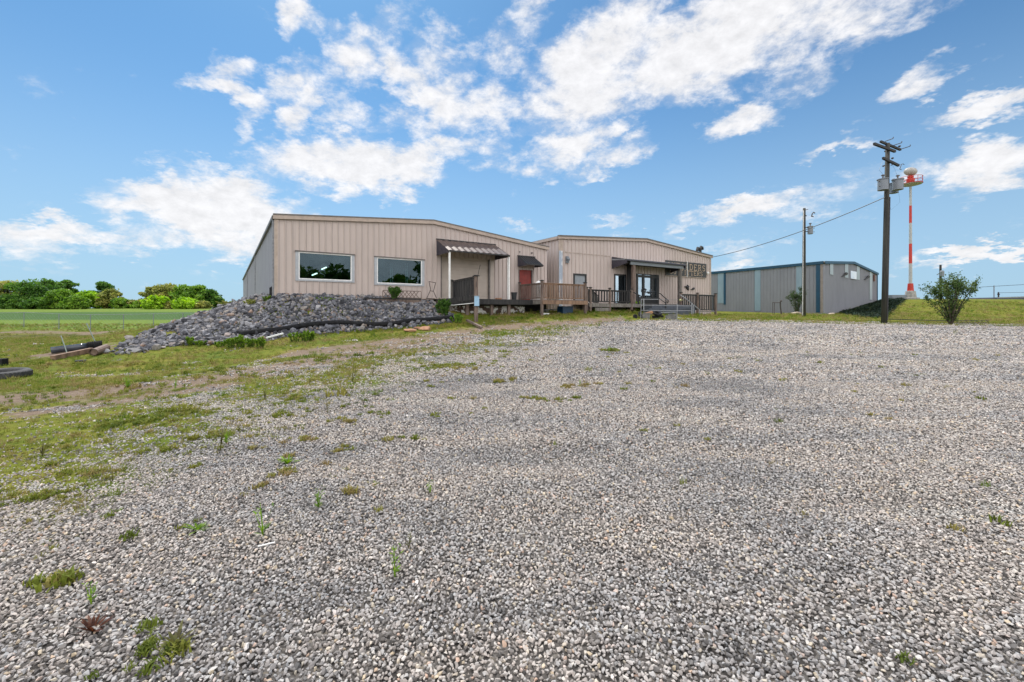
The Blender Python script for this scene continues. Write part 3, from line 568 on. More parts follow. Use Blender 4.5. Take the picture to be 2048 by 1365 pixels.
# ---- decks and railings
def cap(mb, c, w_, z): mb.box((c.x,c.y,z+.02), (w_*1.5,w_*1.5,.04), R(33)); mb.box((c.x,c.y,z+.055), (w_*1.05,w_*1.05,.03), R(33))
def railing(name, p0, p1, h, mat, parent, gap=.13, pw=.045, zb=.12, capm=None, th=.035, posts=(True, True), postw=.1, drop=(0, 0)):
    """picket railing between two deck points; posts run down by drop"""
    o = parent; d = (p1-p0); L_ = Vector((d.x, d.y, 0)).length; U = Vector((0,0,1))
    rb = MB(); rb.beam(p0+U*(h-.02), p1+U*(h-.02), .12, .042); rb.beam(p0+U*(h-.08), p1+U*(h-.08), .04, .085); rb.build('top_rail', mat, o); rb = MB(); rb.beam(p0+U*zb, p1+U*zb, .04, .08); rb.build('bottom_rail', mat, o)
    pk = MB(); n_ = max(2, int(L_/gap)); rr = random.Random(int(L_*100))
    for i in range(1, n_): q_ = p0.lerp(p1, i/n_); t_ = rr.uniform(-.01,.01); pk.beam(q_+U*(zb-.03+rr.uniform(-.02,.01)), q_+U*(h-.06)+d.normalized()*t_, pw, pw)
    pk.build('pickets', mat, o)
    for k, (f_, pp) in enumerate(zip(posts, (p0, p1))):
        if f_:
            ps = MB(); ps.box((pp.x, pp.y, pp.z+(h+.1-drop[k])/2), (postw, postw, h+.1+drop[k]), R(33)); pst = ps.build('post', wood, o)
            cm = MB(); cap(cm, pp, postw, pp.z+h+.1); cm.build('post_cap', capm or wood_dark, pst)
# deck 1
d1 = thing('wooden_deck', FA.w(16,1.5,FLA), 'raised weathered wooden deck with picket rails in front of the red door', 'deck')
sl, sR, nf_ = 14.86, 18.55, 2.85
mb = MB(); k = .08
while k < nf_: FA.box(mb, sl, sR, k, k+.13, FLA-.04, FLA); k += .14
mb.build('deck_boards', wood, d1)
mb = MB(); FA.box(mb, sl-.02, sR+.12, nf_+.02, nf_+.07, FLA-.3, FLA-.045); mb.build('front_beam', wood_warm, d1)
mb = MB(); FA.box(mb, sl-.06, sl-.02, .1, nf_+.02, FLA-.3, FLA-.045); mb.build('side_beam', wood_grey, d1)
pc, pl, pr = FA.w(sl,nf_-.05,FLA), FA.w(sl,.25,FLA), FA.w(sR,nf_-.05,FLA)
g = H(pc.x, pc.y); g2 = H(pr.x, pr.y)
railing('r', pl, pc, 1.08, wood, d1, .13, .045, .1, posts=(True, False), postw=.12)
railing('r', pc, pr, 1.08, wood_warm, d1, .135, .055, .1, posts=(True, True), postw=.15, drop=(FLA-g+.1, FLA-g2+.1))
mb = MB(); mb.beam(FA.w(sl+.3,1.2,FLA+.03), FA.w(sl+1.2,1.2,FLA+.03), .3, .03); mb.build('loose_board', white, d1)
wb = FA.w(sl+1.5, .9, FLA)
mb = MB(); lathe(mb, FA.w(15.5,1.6,FLA), [(.2,0),(.22,.9),(.12,1.05),(.3,1.1),(.1,1.28),(.02,1.3)], 9); tag(mb.build('covered_sack', white), 'pale cloth bundle peeking over the deck rail before the red door', 'bundle')
mb = MB(); p = FA.w(sR-1.1, 2.0, 0); mb.box((p.x,p.y,H(p.x,p.y)+.25), (.9,.6,.5), R(33)); tag(mb.build('storage_tub', M('blue_tub', (.01,.05,.11), None, 3, .4)), 'dark blue tub stored under the right end of the wooden deck', 'tub')
p = FA.w(15.0, 2.1, 0); mb = MB(); z_ = H(p.x,p.y)+.06; mb.beam(FA.w(14.95,2.6,z_), FA.w(15.6,2.55,z_), .12, .08); tag(mb.build('pvc_pipe', white), 'short white pipe lying on the grass under the deck corner', 'pipe')
mb = MB(); z_ = H(p.x+1.5,p.y+1)+.25; mb.beam(FA.w(15.9,1.2,z_), FA.w(17.6,1.4,z_+.12), .25, .05); mb.beam(FA.w(15.6,1.6,z_-.12), FA.w(16.6,1.2,z_-.05), .12, .05); tag(mb.build('scrap_boards', galv), 'loose grey boards stored in the dark under the wooden deck', 'boards')
# dock stair rail and the post with the pale blue box
d2 = thing('stair_railing', P(925,600,25.7), 'dark weathered board railing at the left end of the loading dock', 'railing')
pL, pR = P(904,598,26.3), P(949,590,25.3)
mb = MB(); n_ = 9
for i in range(n_):
    q0 = pL.lerp(pR, (i+.08)/n_); q1 = pL.lerp(pR, (i+.92)/n_); mb.beam((q0+q1)/2, (q0+q1)/2+Vector((0,0,.98+.05*i/n_)), (q1-q0).length*.93, .025, up=(.5,-.8,0)) if False else mb.hexa([q0, q1, q1+Vector((.02,.03,0)), q0+Vector((.02,.03,0))]+[v_+Vector((0,0,1.0)) for v_ in (q0, q1, q1+Vector((.02,.03,0)), q0+Vector((.02,.03,0)))])
mb.build('boards', wood_dark, d2)
mb = MB(); U = Vector((0,0,1)); mb.beam(pL+U*1.04, pR+U*1.04, .12, .05); mb.build('top_rail', wood_dark, d2)
mb = MB(); mb.beam(P(905,601,26.2), P(950,595,25.2), .05, .26); mb.build('stringer', wood_dark, d2)
mb = MB(); g = H(pL.x, pL.y); mb.box((pL.x-.06,pL.y,(g+3.38)/2), (.15,.15,3.38-g), R(33)); ps = mb.build('post', wood_grey, d2); mb = MB(); cap(mb, pL-Vector((.06,0,0)), .17, 3.38); mb.build('post_cap', wood_dark, ps)
q0 = P(925,600,25.75); mb = MB(); mb.box((q0.x,q0.y,q0.z+.0), (.1,.1,.35), R(33)); mb.build('bracket', wood_dark, d2)
mb = MB(); mb.tube([P(889,608,25.6), P(893,611,25.5), P(905,611,25.4), P(935,608,25.2), P(948,606.5,25.1)], .022, 6); tag(mb.build('white_conduit', white), 'thin white pipe curving from the meter post toward the rocks', 'pipe')
up = thing('meter_post', G(952,None,25.0), 'square brown wooden post holding a pale blue box beside the dock rail', 'post')
b_ = G(952,None,25.0); top = P(953,553,25.0).z
mb = MB(); mb.box((b_.x,b_.y,(b_.z-.1+top)/2), (.19,.19,top-b_.z+.1), R(20)); ps = mb.build('post', wood, up); mb = MB(); cap(mb, b_, .2, top); mb.build('post_cap', wood_dark, ps)
c = P(953.5,602.5,24.85); mb = MB(); mb.box((c.x,c.y,c.z), (.27,.14,.56), R(8)); bx = mb.build('meter_box', boxblue, up); mb = MB(); mb.box((c.x,c.y-.005,c.z+.29), (.3,.18,.025), R(8)); mb.build('lid', galv, bx)
mb = MB(); mb.tube([P(952,575,24.8), P(957,545,24.8), P(960.5,530,24.8)], .016, 6); mb.build('antenna', black, up)
mb = MB(); mb.beam(P(934,641,24.2), P(963,655,22.6), .14, .1); tag(mb.build('fallen_board', wood), 'grey board lying in the grass at the foot of the meter post', 'board')
# ---- building B
FLB = FB.z(1290, 609)
bB = thing('store_building', FB.w(0,0,FLB), 'beige metal store with black porch and sign', 'building')
eL, eR, rdg = FB.z(1119, 475.5), FB.z(1421, 514.5), FB.z(1291, 481); sr = FB.s(1291)
zB = lambda s: eL+(rdg-eL)*s/sr if s < sr else rdg+(eR-rdg)*(s-sr)/(FB.L-sr)
wB1 = (FB.s(1146.5), FB.s(1172.5), FB.z(1160,610), FB.z(1160,548)); wB2 = (FB.s(1228), FB.s(1251.5), FB.z(1240,609), FB.z(1240,549)); dB = (FB.s(1272), FB.s(1317), FLB, FB.z(1295,549))
clad('wall', FB, zB, .9, [wB1, wB2, dB], .375, siding, bB, knots=(sr,))
FBS = Frame(tuple(FB.w(0,-40,0))[:2], tuple(FB.w(0,0,0))[:2]); clad('side_wall', FBS, lambda s: eL-.02, .9, [], .375, siding, bB, s1=FBS.L-.14)
FBR = Frame(tuple(FB.w(FB.L,0,0))[:2], tuple(FB.w(FB.L,-40,0))[:2]); clad('side_wall', FBR, lambda s: eR-.02, .9, [], .4, siding, bB, s0=.14)
FBB = Frame(tuple(FB.w(FB.L,-40,0))[:2], tuple(FB.w(0,-40,0))[:2]); clad('rear_wall', FBB, lambda s: zB(FB.L-s), .9, [], .8, siding, bB, knots=(FB.L-sr,))
roofprism(FB, [-.15, sr, FB.L+.15], [eL, rdg, eR], -40, .1, .1).build('roof', roofm, bB)
roofprism(FB, [-.15, sr, FB.L+.15], [eL-.12, rdg-.12, eR-.12], .04, .16, .18).build('rake_trim', trim_beige, bB)
roofprism(FB, [-.15, sr, FB.L+.15], [eL+.063, rdg+.063, eR+.063], .0, .2, .09).build('rake_cap', trim_dark, bB)
mb = MB(); mb.hexa([FBS.w(a,n,z) for z in (eL-.14, eL+.05) for a, n in ((0,.18),(FBS.L,.18),(FBS.L,.03),(0,.03))]); mb.build('gutter', trim_beige, bB)
mb = MB(); FB.box(mb, -.05, .35, -.02, .055, 1.2, eL-.14); mb.build('corner_trim', trim_beige, bB)
mb = MB(); FB.box(mb, -.052, .3, .056, .062, 1.6, FB.z(1120,502)); pmat = M('peeled_patch', (.62,.63,.64), (.33,.38,.45), 3, .6, lo=.42, hi=.5, stretch=(1,1,.35)); mb.build('peeled_patch', pmat, bB)
mb = MB(); FB.box(mb, FB.L-.14, FB.L+.04, -.02, .055, 1.2, eR-.14); mb.build('corner_trim', trim_beige, bB)
mb = MB(); zz_ = (FB.z(1121,505)+FB.z(1222,513.5))/2; FB.box(mb, .35, FB.s(1222), .03, .045, zz_, zz_+.05); mb.build('seam', trim_beige, bB)
s = FB.s(1133); z = FB.z(1133, 520); mb = MB(); FB.box(mb, s-.12, s+.12, .04, .16, z-.25, z+.25); lathe(mb, FB.w(s,.25,z), [(.08,-.1),(.12,.02),(.08,.12)], 8); mb.build('wall_lamp', greypaint, bB)
s = FB.s(1413.5); z = FB.z(1413.5, 547); mb = MB(); lathe(mb, FB.w(s,.12,z), [(.06,-.14),(.13,.0),(.08,.14)], 8); mb.build('wall_lamp', white, bB)
for wv_, gmt in ((wB1, blind), (wB2, glass_door)): window(FB, *wv_, bB, black, gmt, .13)
mb = MB(); FB.box(mb, dB[0]-.5, dB[1]+.5, -3.3, -3.2, FLB, 4.6); FB.box(mb, dB[0]-.5, dB[1]+.5, -3.2, -.15, FLB-.1, FLB-.05); mb.build('store_interior', room, bB)
# entrance: frame, two leaves, transoms
mb = MB(); xs_ = [dB[0], dB[0]+.22, FB.s(1285), FB.s(1288.3), FB.s(1301.8), FB.s(1305.2), FB.s(1312), dB[1]]; zt_, zm = dB[3], FB.z(1295,556)
for a, b in ((0,1),(2,3),(4,5),(6,7)): FB.box(mb, xs_[a], xs_[b], -.1, .06, FLB, zt_)
FB.box(mb, xs_[1], xs_[6], -.09, .055, zm, zm+.2); FB.box(mb, xs_[1], xs_[6], -.09, .055, zt_-.06, zt_); FB.box(mb, xs_[1], xs_[6], -.09, .055, FLB, FLB+.62)
en = mb.build('entrance_door', black, bB); mb = MB()
for a, b in ((1,2),(3,4),(5,6)): FB.box(mb, xs_[a], xs_[b], -.03, -.015, FLB+.62, zm); FB.box(mb, xs_[a], xs_[b], -.03, -.015, zm+.2, zt_-.06)
mb.build('pane', glass_door, en)
for a in (xs_[3]+.03, xs_[4]-.03): mb = MB(); mb.tube([FB.w(a,.1,FLB+.9), FB.w(a,.1,FLB+1.3)], .02, 6); mb.build('handle', galv, en)
# porch
s0 = FB.s(1223); NP = 1.45; pL_, pR_ = s0, FB.s(1366.5, NP); zw = FB.z(1223, 513.5); zf_ = FB.z(1253,517.8,NP+.2); zbm = FB.z(1266,527,NP)
mb = MB(); zr_ = zf_+.14; mb.hexa([FB.w(pL_,.02,zr_-.1),FB.w(pR_,.02,zr_-.1),FB.w(pR_,NP+.25,zf_-.1),FB.w(pL_,NP+.25,zf_-.1),FB.w(pL_,.02,zr_),FB.w(pR_,.02,zr_),FB.w(pR_,NP+.25,zf_),FB.w(pL_,NP+.25,zf_)]); po = mb.build('porch_roof', trimgrey, bB)
mb = MB(); FB.box(mb, pL_, pR_, NP+.05, NP+.27, zbm+.15, zf_-.02); mb.build('fascia', navy, po)
mb = MB(); FB.box(mb, pL_+.55, pR_-.1, NP-.02, NP+.1, zbm-.12, zbm+.14); mb.build('beam', greypaint, po)
for s in (pL_, pR_):
    mb = MB(); mb.add([FB.w(s+k,n,z) for k in (0,.03) for n, z in ((.04,zw-.02),(.04,FB.z(1223,538)),(NP+.2,zbm-.05),(NP+.2,zf_-.02))], [(0,1,2,3),(7,6,5,4),(0,4,5,1),(1,5,6,2),(2,6,7,3),(3,7,4,0)]); mb.build('side_panel', navy, po)
mb = MB(); FB.box(mb, pL_+.05, pR_-.05, .06, NP-.05, zbm+.0, zbm+.05); mb.build('ceiling', black, po)
sp = FB.s(1268, NP); mb = MB(); FB.box(mb, sp-.13, sp+.13, NP-.17, NP+.05, 1.2, zbm-.12); mb.build('post', wood, po)
sp = FB.s(1263, .5); mb = MB(); FB.box(mb, FB.s(1259,.5), FB.s(1264.5,.5), .2, .7, FLB, zbm); mb.build('side_post', wood_dark, po)
sp = FB.s(1363, NP); mb = MB(); FB.box(mb, sp-.2, sp-.02, NP-.17, NP+.05, 1.2, zbm-.12); mb.build('post', wood_grey, po); mb = MB(); FB.box(mb, sp+.0, sp+.2, NP-.4, NP-.1, 1.2, zbm-.1); mb.build('side_post', black, po)
# sign with the store's name
sg = thing('store_sign', FB.w(FB.s(1370),.1,4.5), 'black wall sign reading OUTSIDERS OUTFITTERS in tan letters beside the porch', 'sign')
g0, g1 = FB.s(1329.5), FB.s(1410.8); gb, gt = (FB.z(1330.4,549.8)+FB.z(1410.8,557))/2, (FB.z(1329,520.1)+FB.z(1410.8,529.3))/2
mb = MB(); FB.box(mb, g0, g1, .045, .1, gb, gt); bd = mb.build('board', M('sign_black', (.03,.033,.035), (.06,.06,.06), 8, .6), sg)
mb = MB(); FB.box(mb, g0, g1, .045, .11, gb-.05, gb-.005); mb.build('frame', trim_beige, sg)
def arc(cx, cy, rx, ry, a0, a1, n=10): return [(cx+rx*math.cos(R(a0+(a1-a0)*i/n)), cy+ry*math.sin(R(a0+(a1-a0)*i/n))) for i in range(n+1)]
sf = lambda x, y, w_=.16: [(x-w_, y), (x+w_, y)]
GL = {'O': [arc(.5,.5,.42,.48,0,360,18)], 'U': [[(.15,1),(.15,.35)], arc(.5,.35,.35,.33,180,360), [(.85,.35),(.85,1)], sf(.15,1), sf(.85,1)],
 'T': [[(.5,0),(.5,1)], [(.05,1),(.95,1)], sf(.5,0,.2), [(.05,1),(.05,.8)], [(.95,1),(.95,.8)]], 'I': [[(.5,0),(.5,1)], sf(.5,0,.22), sf(.5,1,.22)],
 'S': [arc(.5,.745,.34,.245,20,270)+arc(.5,.255,.36,.245,90,-160)], 'D': [[(.2,0),(.2,1)], [(.05,1),(.45,1)]+arc(.45,.5,.43,.5,90,-90)+[(.05,0)]],
 'E': [[(.2,0),(.2,1)], [(.05,1),(.85,1),(.85,.84)], [(.2,.52),(.65,.52)], [(.05,0),(.88,0),(.88,.18)]], 'F': [[(.2,0),(.2,1)], [(.05,1),(.85,1),(.85,.84)], [(.2,.52),(.65,.52)], sf(.2,0)],
 'R': [[(.2,0),(.2,1)], [(.05,1),(.5,1)]+arc(.5,.75,.32,.25,90,-90)+[(.2,.5)], [(.5,.5),(.85,0),(.97,0)], sf(.2,0)]}
def letters(F, txt, s0, s1, z0, z1, n, wd=.035):
    mb = MB(); st = (s1-s0)/len(txt); lw = st*.8
    for i, ch in enumerate(txt):
        mb = MB()
        for k, pl_ in enumerate(GL[ch]):
            for j, (a, b) in enumerate(zip(pl_, pl_[1:])):
                A_ = F.w(s0+i*st+a[0]*lw, n+.0015*k, z0+a[1]*(z1-z0)); B_2 = F.w(s0+i*st+b[0]*lw, n+.0015*k, z0+b[1]*(z1-z0))
                if (B_2-A_).length > 1e-4: mb.beam(A_, B_2, .02, wd, up=(0,0,1)) if abs((B_2-A_).normalized().z) < .5 else mb.beam(A_, B_2, wd, .02, up=tuple(F.n))
        mb.build('letter', sign_tan, bd)
gh = gt-gb; letters(FB, 'OUTSIDERS', g0+.15, g1-.05, gb+gh*.47, gb+gh*.86, .115, .052); letters(FB, 'OUTFITTERS', g0+.55, g1-.5, gb+gh*.1, gb+gh*.4, .115, .042)
s = FB.s(1371.5); mb = MB(); FB.box(mb, s-.02, s+.02, .14, .18, gb-.1, gt+.1); mb.build('conduit', white, bB)
# dark flying-bird ornaments on the wall
def q(px, py): return FB.w(FB.s(px), .06, FB.z(px, py))
mb = MB(); mb.tube([q(1368,573.5), q(1372,574.5), q(1375,574)], [.03,.1,.13], 6); mb.tube([q(1378,574), q(1374,572), q(1374,577), q(1376,581)], [.02,.12,.16,.05], 6); mb.tube([q(1373.5,571), q(1374,574)], [.05,.1], 6); tag(mb.build('wall_ornament', black), 'black metal bird ornament on the store wall left of a smaller one', 'ornament', 'ornaments on the store wall')
mb = MB(); mb.tube([q(1380,580), q(1383,579.5), q(1386,577.5), q(1388,576)], [.02,.06,.13,.03], 6); tag(mb.build('wall_ornament', black), 'smaller black ornament on the store wall to the right of the bird', 'ornament', 'ornaments on the store wall')
# roof vents
for px, h_ in ((1395.5, 495.5), (1402, 493.5)):
    s = FB.s(px,-1); z1_ = FB.z(px, h_, -1); z0_ = zB(s)
    mb = MB(); mb.tube([FB.w(s-.1,-1,z0_-.1), FB.w(s-.1,-1,z1_-.25), FB.w(s,-1,z1_-.05), FB.w(s+.2,-1,z1_-.1), FB.w(s+.28,-1,z1_-.3)], [.12,.13,.15,.14,.12], 8); tag(mb.build('roof_vent', black), {1395.5: 'shorter black gooseneck vent on the store roof corner', 1402: 'taller black gooseneck vent on the store roof corner'}[px], 'vent', 'gooseneck vents on the store roof')
# deck and ramp of B
d3 = thing('store_deck', FB.w(8,1,FLB), 'long grey wooden deck with picket rails along the store front', 'deck')
da, db = FB.s(1176, 1.9), FB.s(1283, 2.0); NB = 2.0
mb = MB(); FB.box(mb, da, FB.s(1360,NB), .07, NB, FLB-.1, FLB-.02); mb.build('deck_boards', wood_grey, d3)
mb = MB(); FB.box(mb, da, db, NB+.003, NB+.05, FLB-.3, FLB-.06); mb.build('rim_board', wood_grey, d3); mb = MB(); FB.box(mb, da+.6, FB.s(1219,NB), NB+.003, NB+.05, FLB-.62, FLB-.36); mb.build('rim_board', wood_grey, d3)
hr = FB.z(1219, 580.5, NB)-FLB
p = [FB.w(FB.s(px_, NB), NB, FLB) for px_ in (1174, 1181, 1219.5, 1263)]
railing('r', p[0], p[1], hr, wood_dark, d3, .16, .06, .1, postw=.12, drop=(.6,.6)); railing('r', p[1], p[2], hr, wood_dark, d3, .25, .075, .1, posts=(False, True), postw=.13, drop=(.7,.85)); railing('r', p[2], p[3], hr, wood_dark, d3, .25, .075, .1, posts=(False, True), postw=.13, drop=(.5,.5))
e_ = G(1195, None, 33.2); hgt = P(1195,592,33.2).z
mb = MB(); mb.box((e_.x,e_.y,(e_.z+hgt)/2-.05), (.15,.15,hgt-e_.z), R(33)); mb.build('post', wood_grey, d3)
mb = MB(); a_ = p[1]+Vector((0,0,hr-.02)); b_ = Vector((e_.x,e_.y,hgt)); mb.beam(a_, b_, .14, .05); mb.build('stair_rail', wood_dark, d3)
mb = MB(); n_ = 6
for i in range(1, n_): u_ = a_.lerp(b_, i/n_); mb.beam(u_, u_-Vector((0,0,.8)), .06, .06)
mb.build('stair_pickets', wood_grey, d3)
# right railing
rr0, rr1, rr2 = [FB.w(FB.s(px_, NB), NB, FB.z(px_, py_, NB)) for px_, py_ in ((1362,621),(1395,622.5),(1431,623.5))]
zr = (rr0.z+rr1.z+rr2.z)/3
for v_ in (rr0, rr1, rr2): v_.z = zr
d4 = thing('ramp_railing', Vector((rr1.x,rr1.y,zr)), 'dark picket railing ending at the right corner of the store', 'railing')
hr2 = FB.z(1395, 589.5, NB)-zr
railing('r', rr0, rr1, hr2, black, d4, .25, .075, .1, postw=.15, drop=(.4,.4)); railing('r', rr1, rr2, hr2, black, d4, .25, .075, .1, posts=(False, True), postw=.17, drop=(.4,.4))
mb = MB(); mb.beam(rr1-Vector((0,0,.05)), rr2-Vector((0,0,.05)), .1, .1); mb.build('skirt', wood_grey, d4)
# entrance steps
st = thing('entrance_steps', FB.w(FB.s(1320,3),3,1.6), 'wide grey painted steps leading up to the store doors', 'steps')
zg = H(*FB.w(FB.s(1320,4.2),4.2,0).xy)
for i, (na, nb) in enumerate(((2.02,2.9),(2.9,3.5),(3.5,4.1))):
    z1_ = FLB-.03-(FLB-zg)*i/3.0-.05; mb = MB(); FB.box(mb, FB.s(1286,na), FB.s(1372,na)-i*.2, na+.004, nb, zg-.2, z1_-.05); FB.box(mb, FB.s(1286,na)-.03, FB.s(1372,na)-i*.2+.03, na+.004, nb+.03, z1_-.05+.002, z1_); mb.build('step', greystep, st)
def fb(px, py, n): return FB.w(FB.s(px,n), n, FB.z(px,py,n))
mb = MB(); mb.tube([fb(1316.5,586,3),fb(1321,588,3),fb(1326,592.5,3),fb(1331.7,597.5,3),fb(1336,601,3),fb(1337.5,604,3),fb(1336,606,3),fb(1334,603.5,3)], .035, 6); mb.tube([fb(1316.5,596,3),fb(1324,601.5,3),fb(1331.7,607,3)], .03, 6)
mb.tube([fb(1331.7,597.5,3),fb(1331.7,620,3)], .05, 6); mb.tube([fb(1316.5,586,3),fb(1316.5,612,3)], .04, 6); tag(mb.build('handrail', black), 'black curved pipe handrail on the store steps', 'handrail')
mb = MB(); mb.tube([fb(1360,590,3.2),fb(1372,598,3.6),fb(1399.5,620.5,4)], .04, 6); mb.tube([fb(1383.5,606,3.8),fb(1383.5,629,3.8)], .05, 6); mb.tube([fb(1387,609,3.85),fb(1387,628,3.85)], .03, 6); mb.tube([fb(1399,620,4),fb(1399.5,630,4)], .03, 6); tag(mb.build('handrail', galv), 'straight grey pipe handrail sloping down beside the right railing', 'handrail')
mb = MB(); p_ = fb(1264,585,3.0); mb.beam(fb(1268,585.5,2.6), fb(1284,594,3.4), .1, .06); mb.beam(fb(1284,594,3.4), fb(1284,612,3.4), .1, .08); mb.beam(fb(1277,591,3.0), fb(1277,609,3.0), .09, .09); tag(mb.build('step_rail', wood_dark), 'short dark wooden rail sloping down from the porch post', 'railing')
# flower ornament and plant by the entrance
mb = MB(); c = fb(1360.5,600.5,3.3); lathe(mb, c, [(.02,-.1),(.1,0),(.02,.1)], 8); mb.tube([c, fb(1366,600.5,3.3)], .02, 5); tag(mb.build('yellow_ornament', M('pale_yellow', (.6,.6,.3), None, 4, .6)), 'small pale yellow ornament at the top of the grey handrail', 'ornament')
# grey pipe gate panel with things around it
gtn = thing('pipe_gate', G(1283,None,29.6), 'light grey tubular pipe gate panel standing before the store steps', 'gate')
def pg(px, py, d=29.6): return P(px, py, d)
def gz_(px, d=29.6): return G(px, None, d)
mb = MB(); mb.tube([gz_(1281.5), pg(1282.5,598)], 0.022, 6); mb.tube([pg(1287.5,598), pg(1287.5,621)], 0.036, 6); mb.tube([gz_(1353.8), pg(1354.5,608)], 0.022, 6); mb.build('upright', galv, gtn)
mb = MB(); mb.tube([pg(1282,599), pg(1316,599.2)], 0.022, 6); mb.tube([pg(1316,599.2), pg(1356,600.3)], 0.009, 6); mb.tube([pg(1282,611), pg(1382,612.5)], 0.020, 6); mb.tube([pg(1282,621.2), pg(1382,622)], 0.020, 6); mb.tube([pg(1322,625.5), pg(1352,624.8)], 0.025, 6); mb.build('rail', galv, gtn)
bgm = M('block_grey', (.2,.2,.19), (.12,.12,.115), 6, .9, 0, .4)
for nm, px, w_, h_, lb in (('b',1290.5,.5,.32,'grey concrete block under the left end of the pipe gate'), ('b',1342,.62,.3,'grey concrete block under the right end of the pipe gate')):
    g = gz_(px, 29.9); mb = MB(); mb.box((g.x,g.y,g.z+h_/2-.02), (w_,.35,h_), R(4)); mb.box((g.x+.1,g.y,g.z+h_+.02), (w_*.8,.3,.07), R(9)); tag(mb.build('concrete_block', bgm), lb, 'block')
g = gz_(1300, 30.1); mb = MB(); mb.beam(Vector((g.x-.3,g.y,g.z+.3)), Vector((g.x+.15,g.y,g.z+.42)), .3, .14); tag(mb.build('stone_slab', sandstone), 'tan stone slab tilted on the left concrete block', 'stone')
def torus(mb, c, R_, r_, rot, n=28, m=10, sq=1.0):
    b = len(mb.v)
    for i in range(n):
        t_ = 2*math.pi*i/n
        for j in range(m):
            s_ = 2*math.pi*j/m; v_ = Vector(((R_+r_*math.cos(s_))*math.cos(t_), (R_+r_*math.cos(s_))*math.sin(t_), r_*math.sin(s_)*sq)); mb.v.append(tuple(Vector(c)+rot@v_))
    for i in range(n):
        for j in range(m): mb.f.append((b+i*m+j, b+((i+1) % n)*m+j, b+((i+1) % n)*m+(j+1) % m, b+i*m+(j+1) % m))
g = gz_(1270.5, 29.5); mb = MB(); torus(mb, (g.x,g.y,g.z+.12), .11, .055, Matrix.Rotation(R(70),3,'X')); lathe(mb, (g.x,g.y+.03,g.z+.06), [(.06,0),(.06,.12)], 8); tag(mb.build('small_tyre', rubber), 'small black tyre on the gravel left of the pipe gate', 'small tyre')  # small tyre with its hub beside the gate
g = gz_(1314, 30.2); mb = MB(); torus(mb, (g.x,g.y,g.z+.32), .24, .09, Matrix.Rotation(R(24),3,'X')@Matrix.Rotation(R(10),3,'Y')); mb.beam(Vector((g.x-.3,g.y,g.z+.1)), Vector((g.x+.4,g.y,g.z+.12)), .3, .16); tag(mb.build('mower_deck', rubber), 'black wheel and deck heap under the pipe gate', 'machine')
g = gz_(1279, 29.9); mb = MB(); mb.box((g.x,g.y,g.z+.2), (.12,.14,.45), .2); mb.box((g.x+.12,g.y,g.z+.1), (.2,.2,.22), .5); tag(mb.build('gate_hinge_post', wood_dark), 'stub of dark timber beside the small black tyre', 'post')
# black bicycle-like metal sculpture at the doors
mb = MB(); c = fb(1287,582,2.6); torus(mb, c, .17, .03, Matrix.Rotation(R(90),3,'X')@Matrix.Rotation(R(0),3,'Z'), 18, 6); mb.tube([fb(1287,578.5,2.6), fb(1293,580,2.6)], [.12,.03], 6); mb.tube([fb(1289,583,2.6), fb(1287.5,588,2.6), fb(1287.5,612,2.6)], [.1,.05,.03], 6)
mb.tube([fb(1294,584,2.6), fb(1297,586,2.6), fb(1303,585,2.6), fb(1309,582,2.6)], [.04,.1,.07,.02], 6); mb.tube([fb(1303,585,2.6), fb(1312,584,2.6)], [.03,.02], 5); mb.tube([fb(1287,584,2.6), fb(1296,586,2.6)], .03, 5)
tag(mb.build('metal_sculpture', black), 'black metal sculpture silhouetted against the store doors', 'sculpture')
# ---- building C
bC = thing('warehouse', Vector((C0.x,C0.y,1.3)), 'large plain grey warehouse with blue trim behind the small pole', 'building')
zc0 = 1.5+(HY-525.5)/FPX*52; zcl = 1.5+(HY-546.7)/FPX*66.25; zcl2 = zc0+(zcl-zc0)*1.5; zcr = 1.5+(HY-548.5)/FPX*67.6; scr = FC.s(1705.6); zrc = FC.z(1705.6, 526)
zC = lambda s: zc0+(zrc-zc0)*s/scr if s < scr else zrc+(zcr-zrc)*(s-scr)/(FC.L-scr)
zCS = lambda s: zcl2+(zc0-zcl2)*s/FCS.L
zbC = FCS.z(1600, 625.5)
pan = [(FCS.s(a), FCS.s(b), max(zbC, FCS.z((a+b)/2, yb_)), 99) for a, b, yb_ in ((1436,1448,607),(1509.7,1521.5,622),(1593,1604,592))]
clad('side_wall', FCS, zCS, zbC, [], .45, siding_grey, bC, rib=.03)
clad('front_wall', FC, zC, .8, [], .45, siding_grey, bC, knots=(scr,), rib=.03)
for a, b, z0_, _ in pan: mb = MB(); mb.hexa([FCS.w(x_,n_,z_) for z_ in (0,) for x_, n_ in ()] or [FCS.w(a,.06,z0_),FCS.w(b,.06,z0_),FCS.w(b,.03,z0_),FCS.w(a,.03,z0_),FCS.w(a,.06,zCS(a)-.12),FCS.w(b,.06,zCS(b)-.12),FCS.w(b,.03,zCS(b)-.12),FCS.w(a,.03,zCS(a)-.12)]); mb.build('light_panel', bluepanel, bC)
mb = MB(); s = FCS.s(1450); FCS.box(mb, s-.16, s+.16, .03, .1, pan[0][2]-.2, zCS(s)-.1); mb.build('panel_trim', bluetrim, bC); mb = MB(); s = FCS.s(1637); FCS.box(mb, s-.22, s+.22, .03, .12, zbC, zCS(s)-.1); mb.build('downspout', bluetrim, bC)
mb = MB(); s = FCS.s(1641.5); FCS.box(mb, s-.25, s+.25, .025, .05, zbC, zCS(s)-.1); mb.build('brown_strip', M('brown_strip', (.3,.25,.22), None, 3, .6), bC)
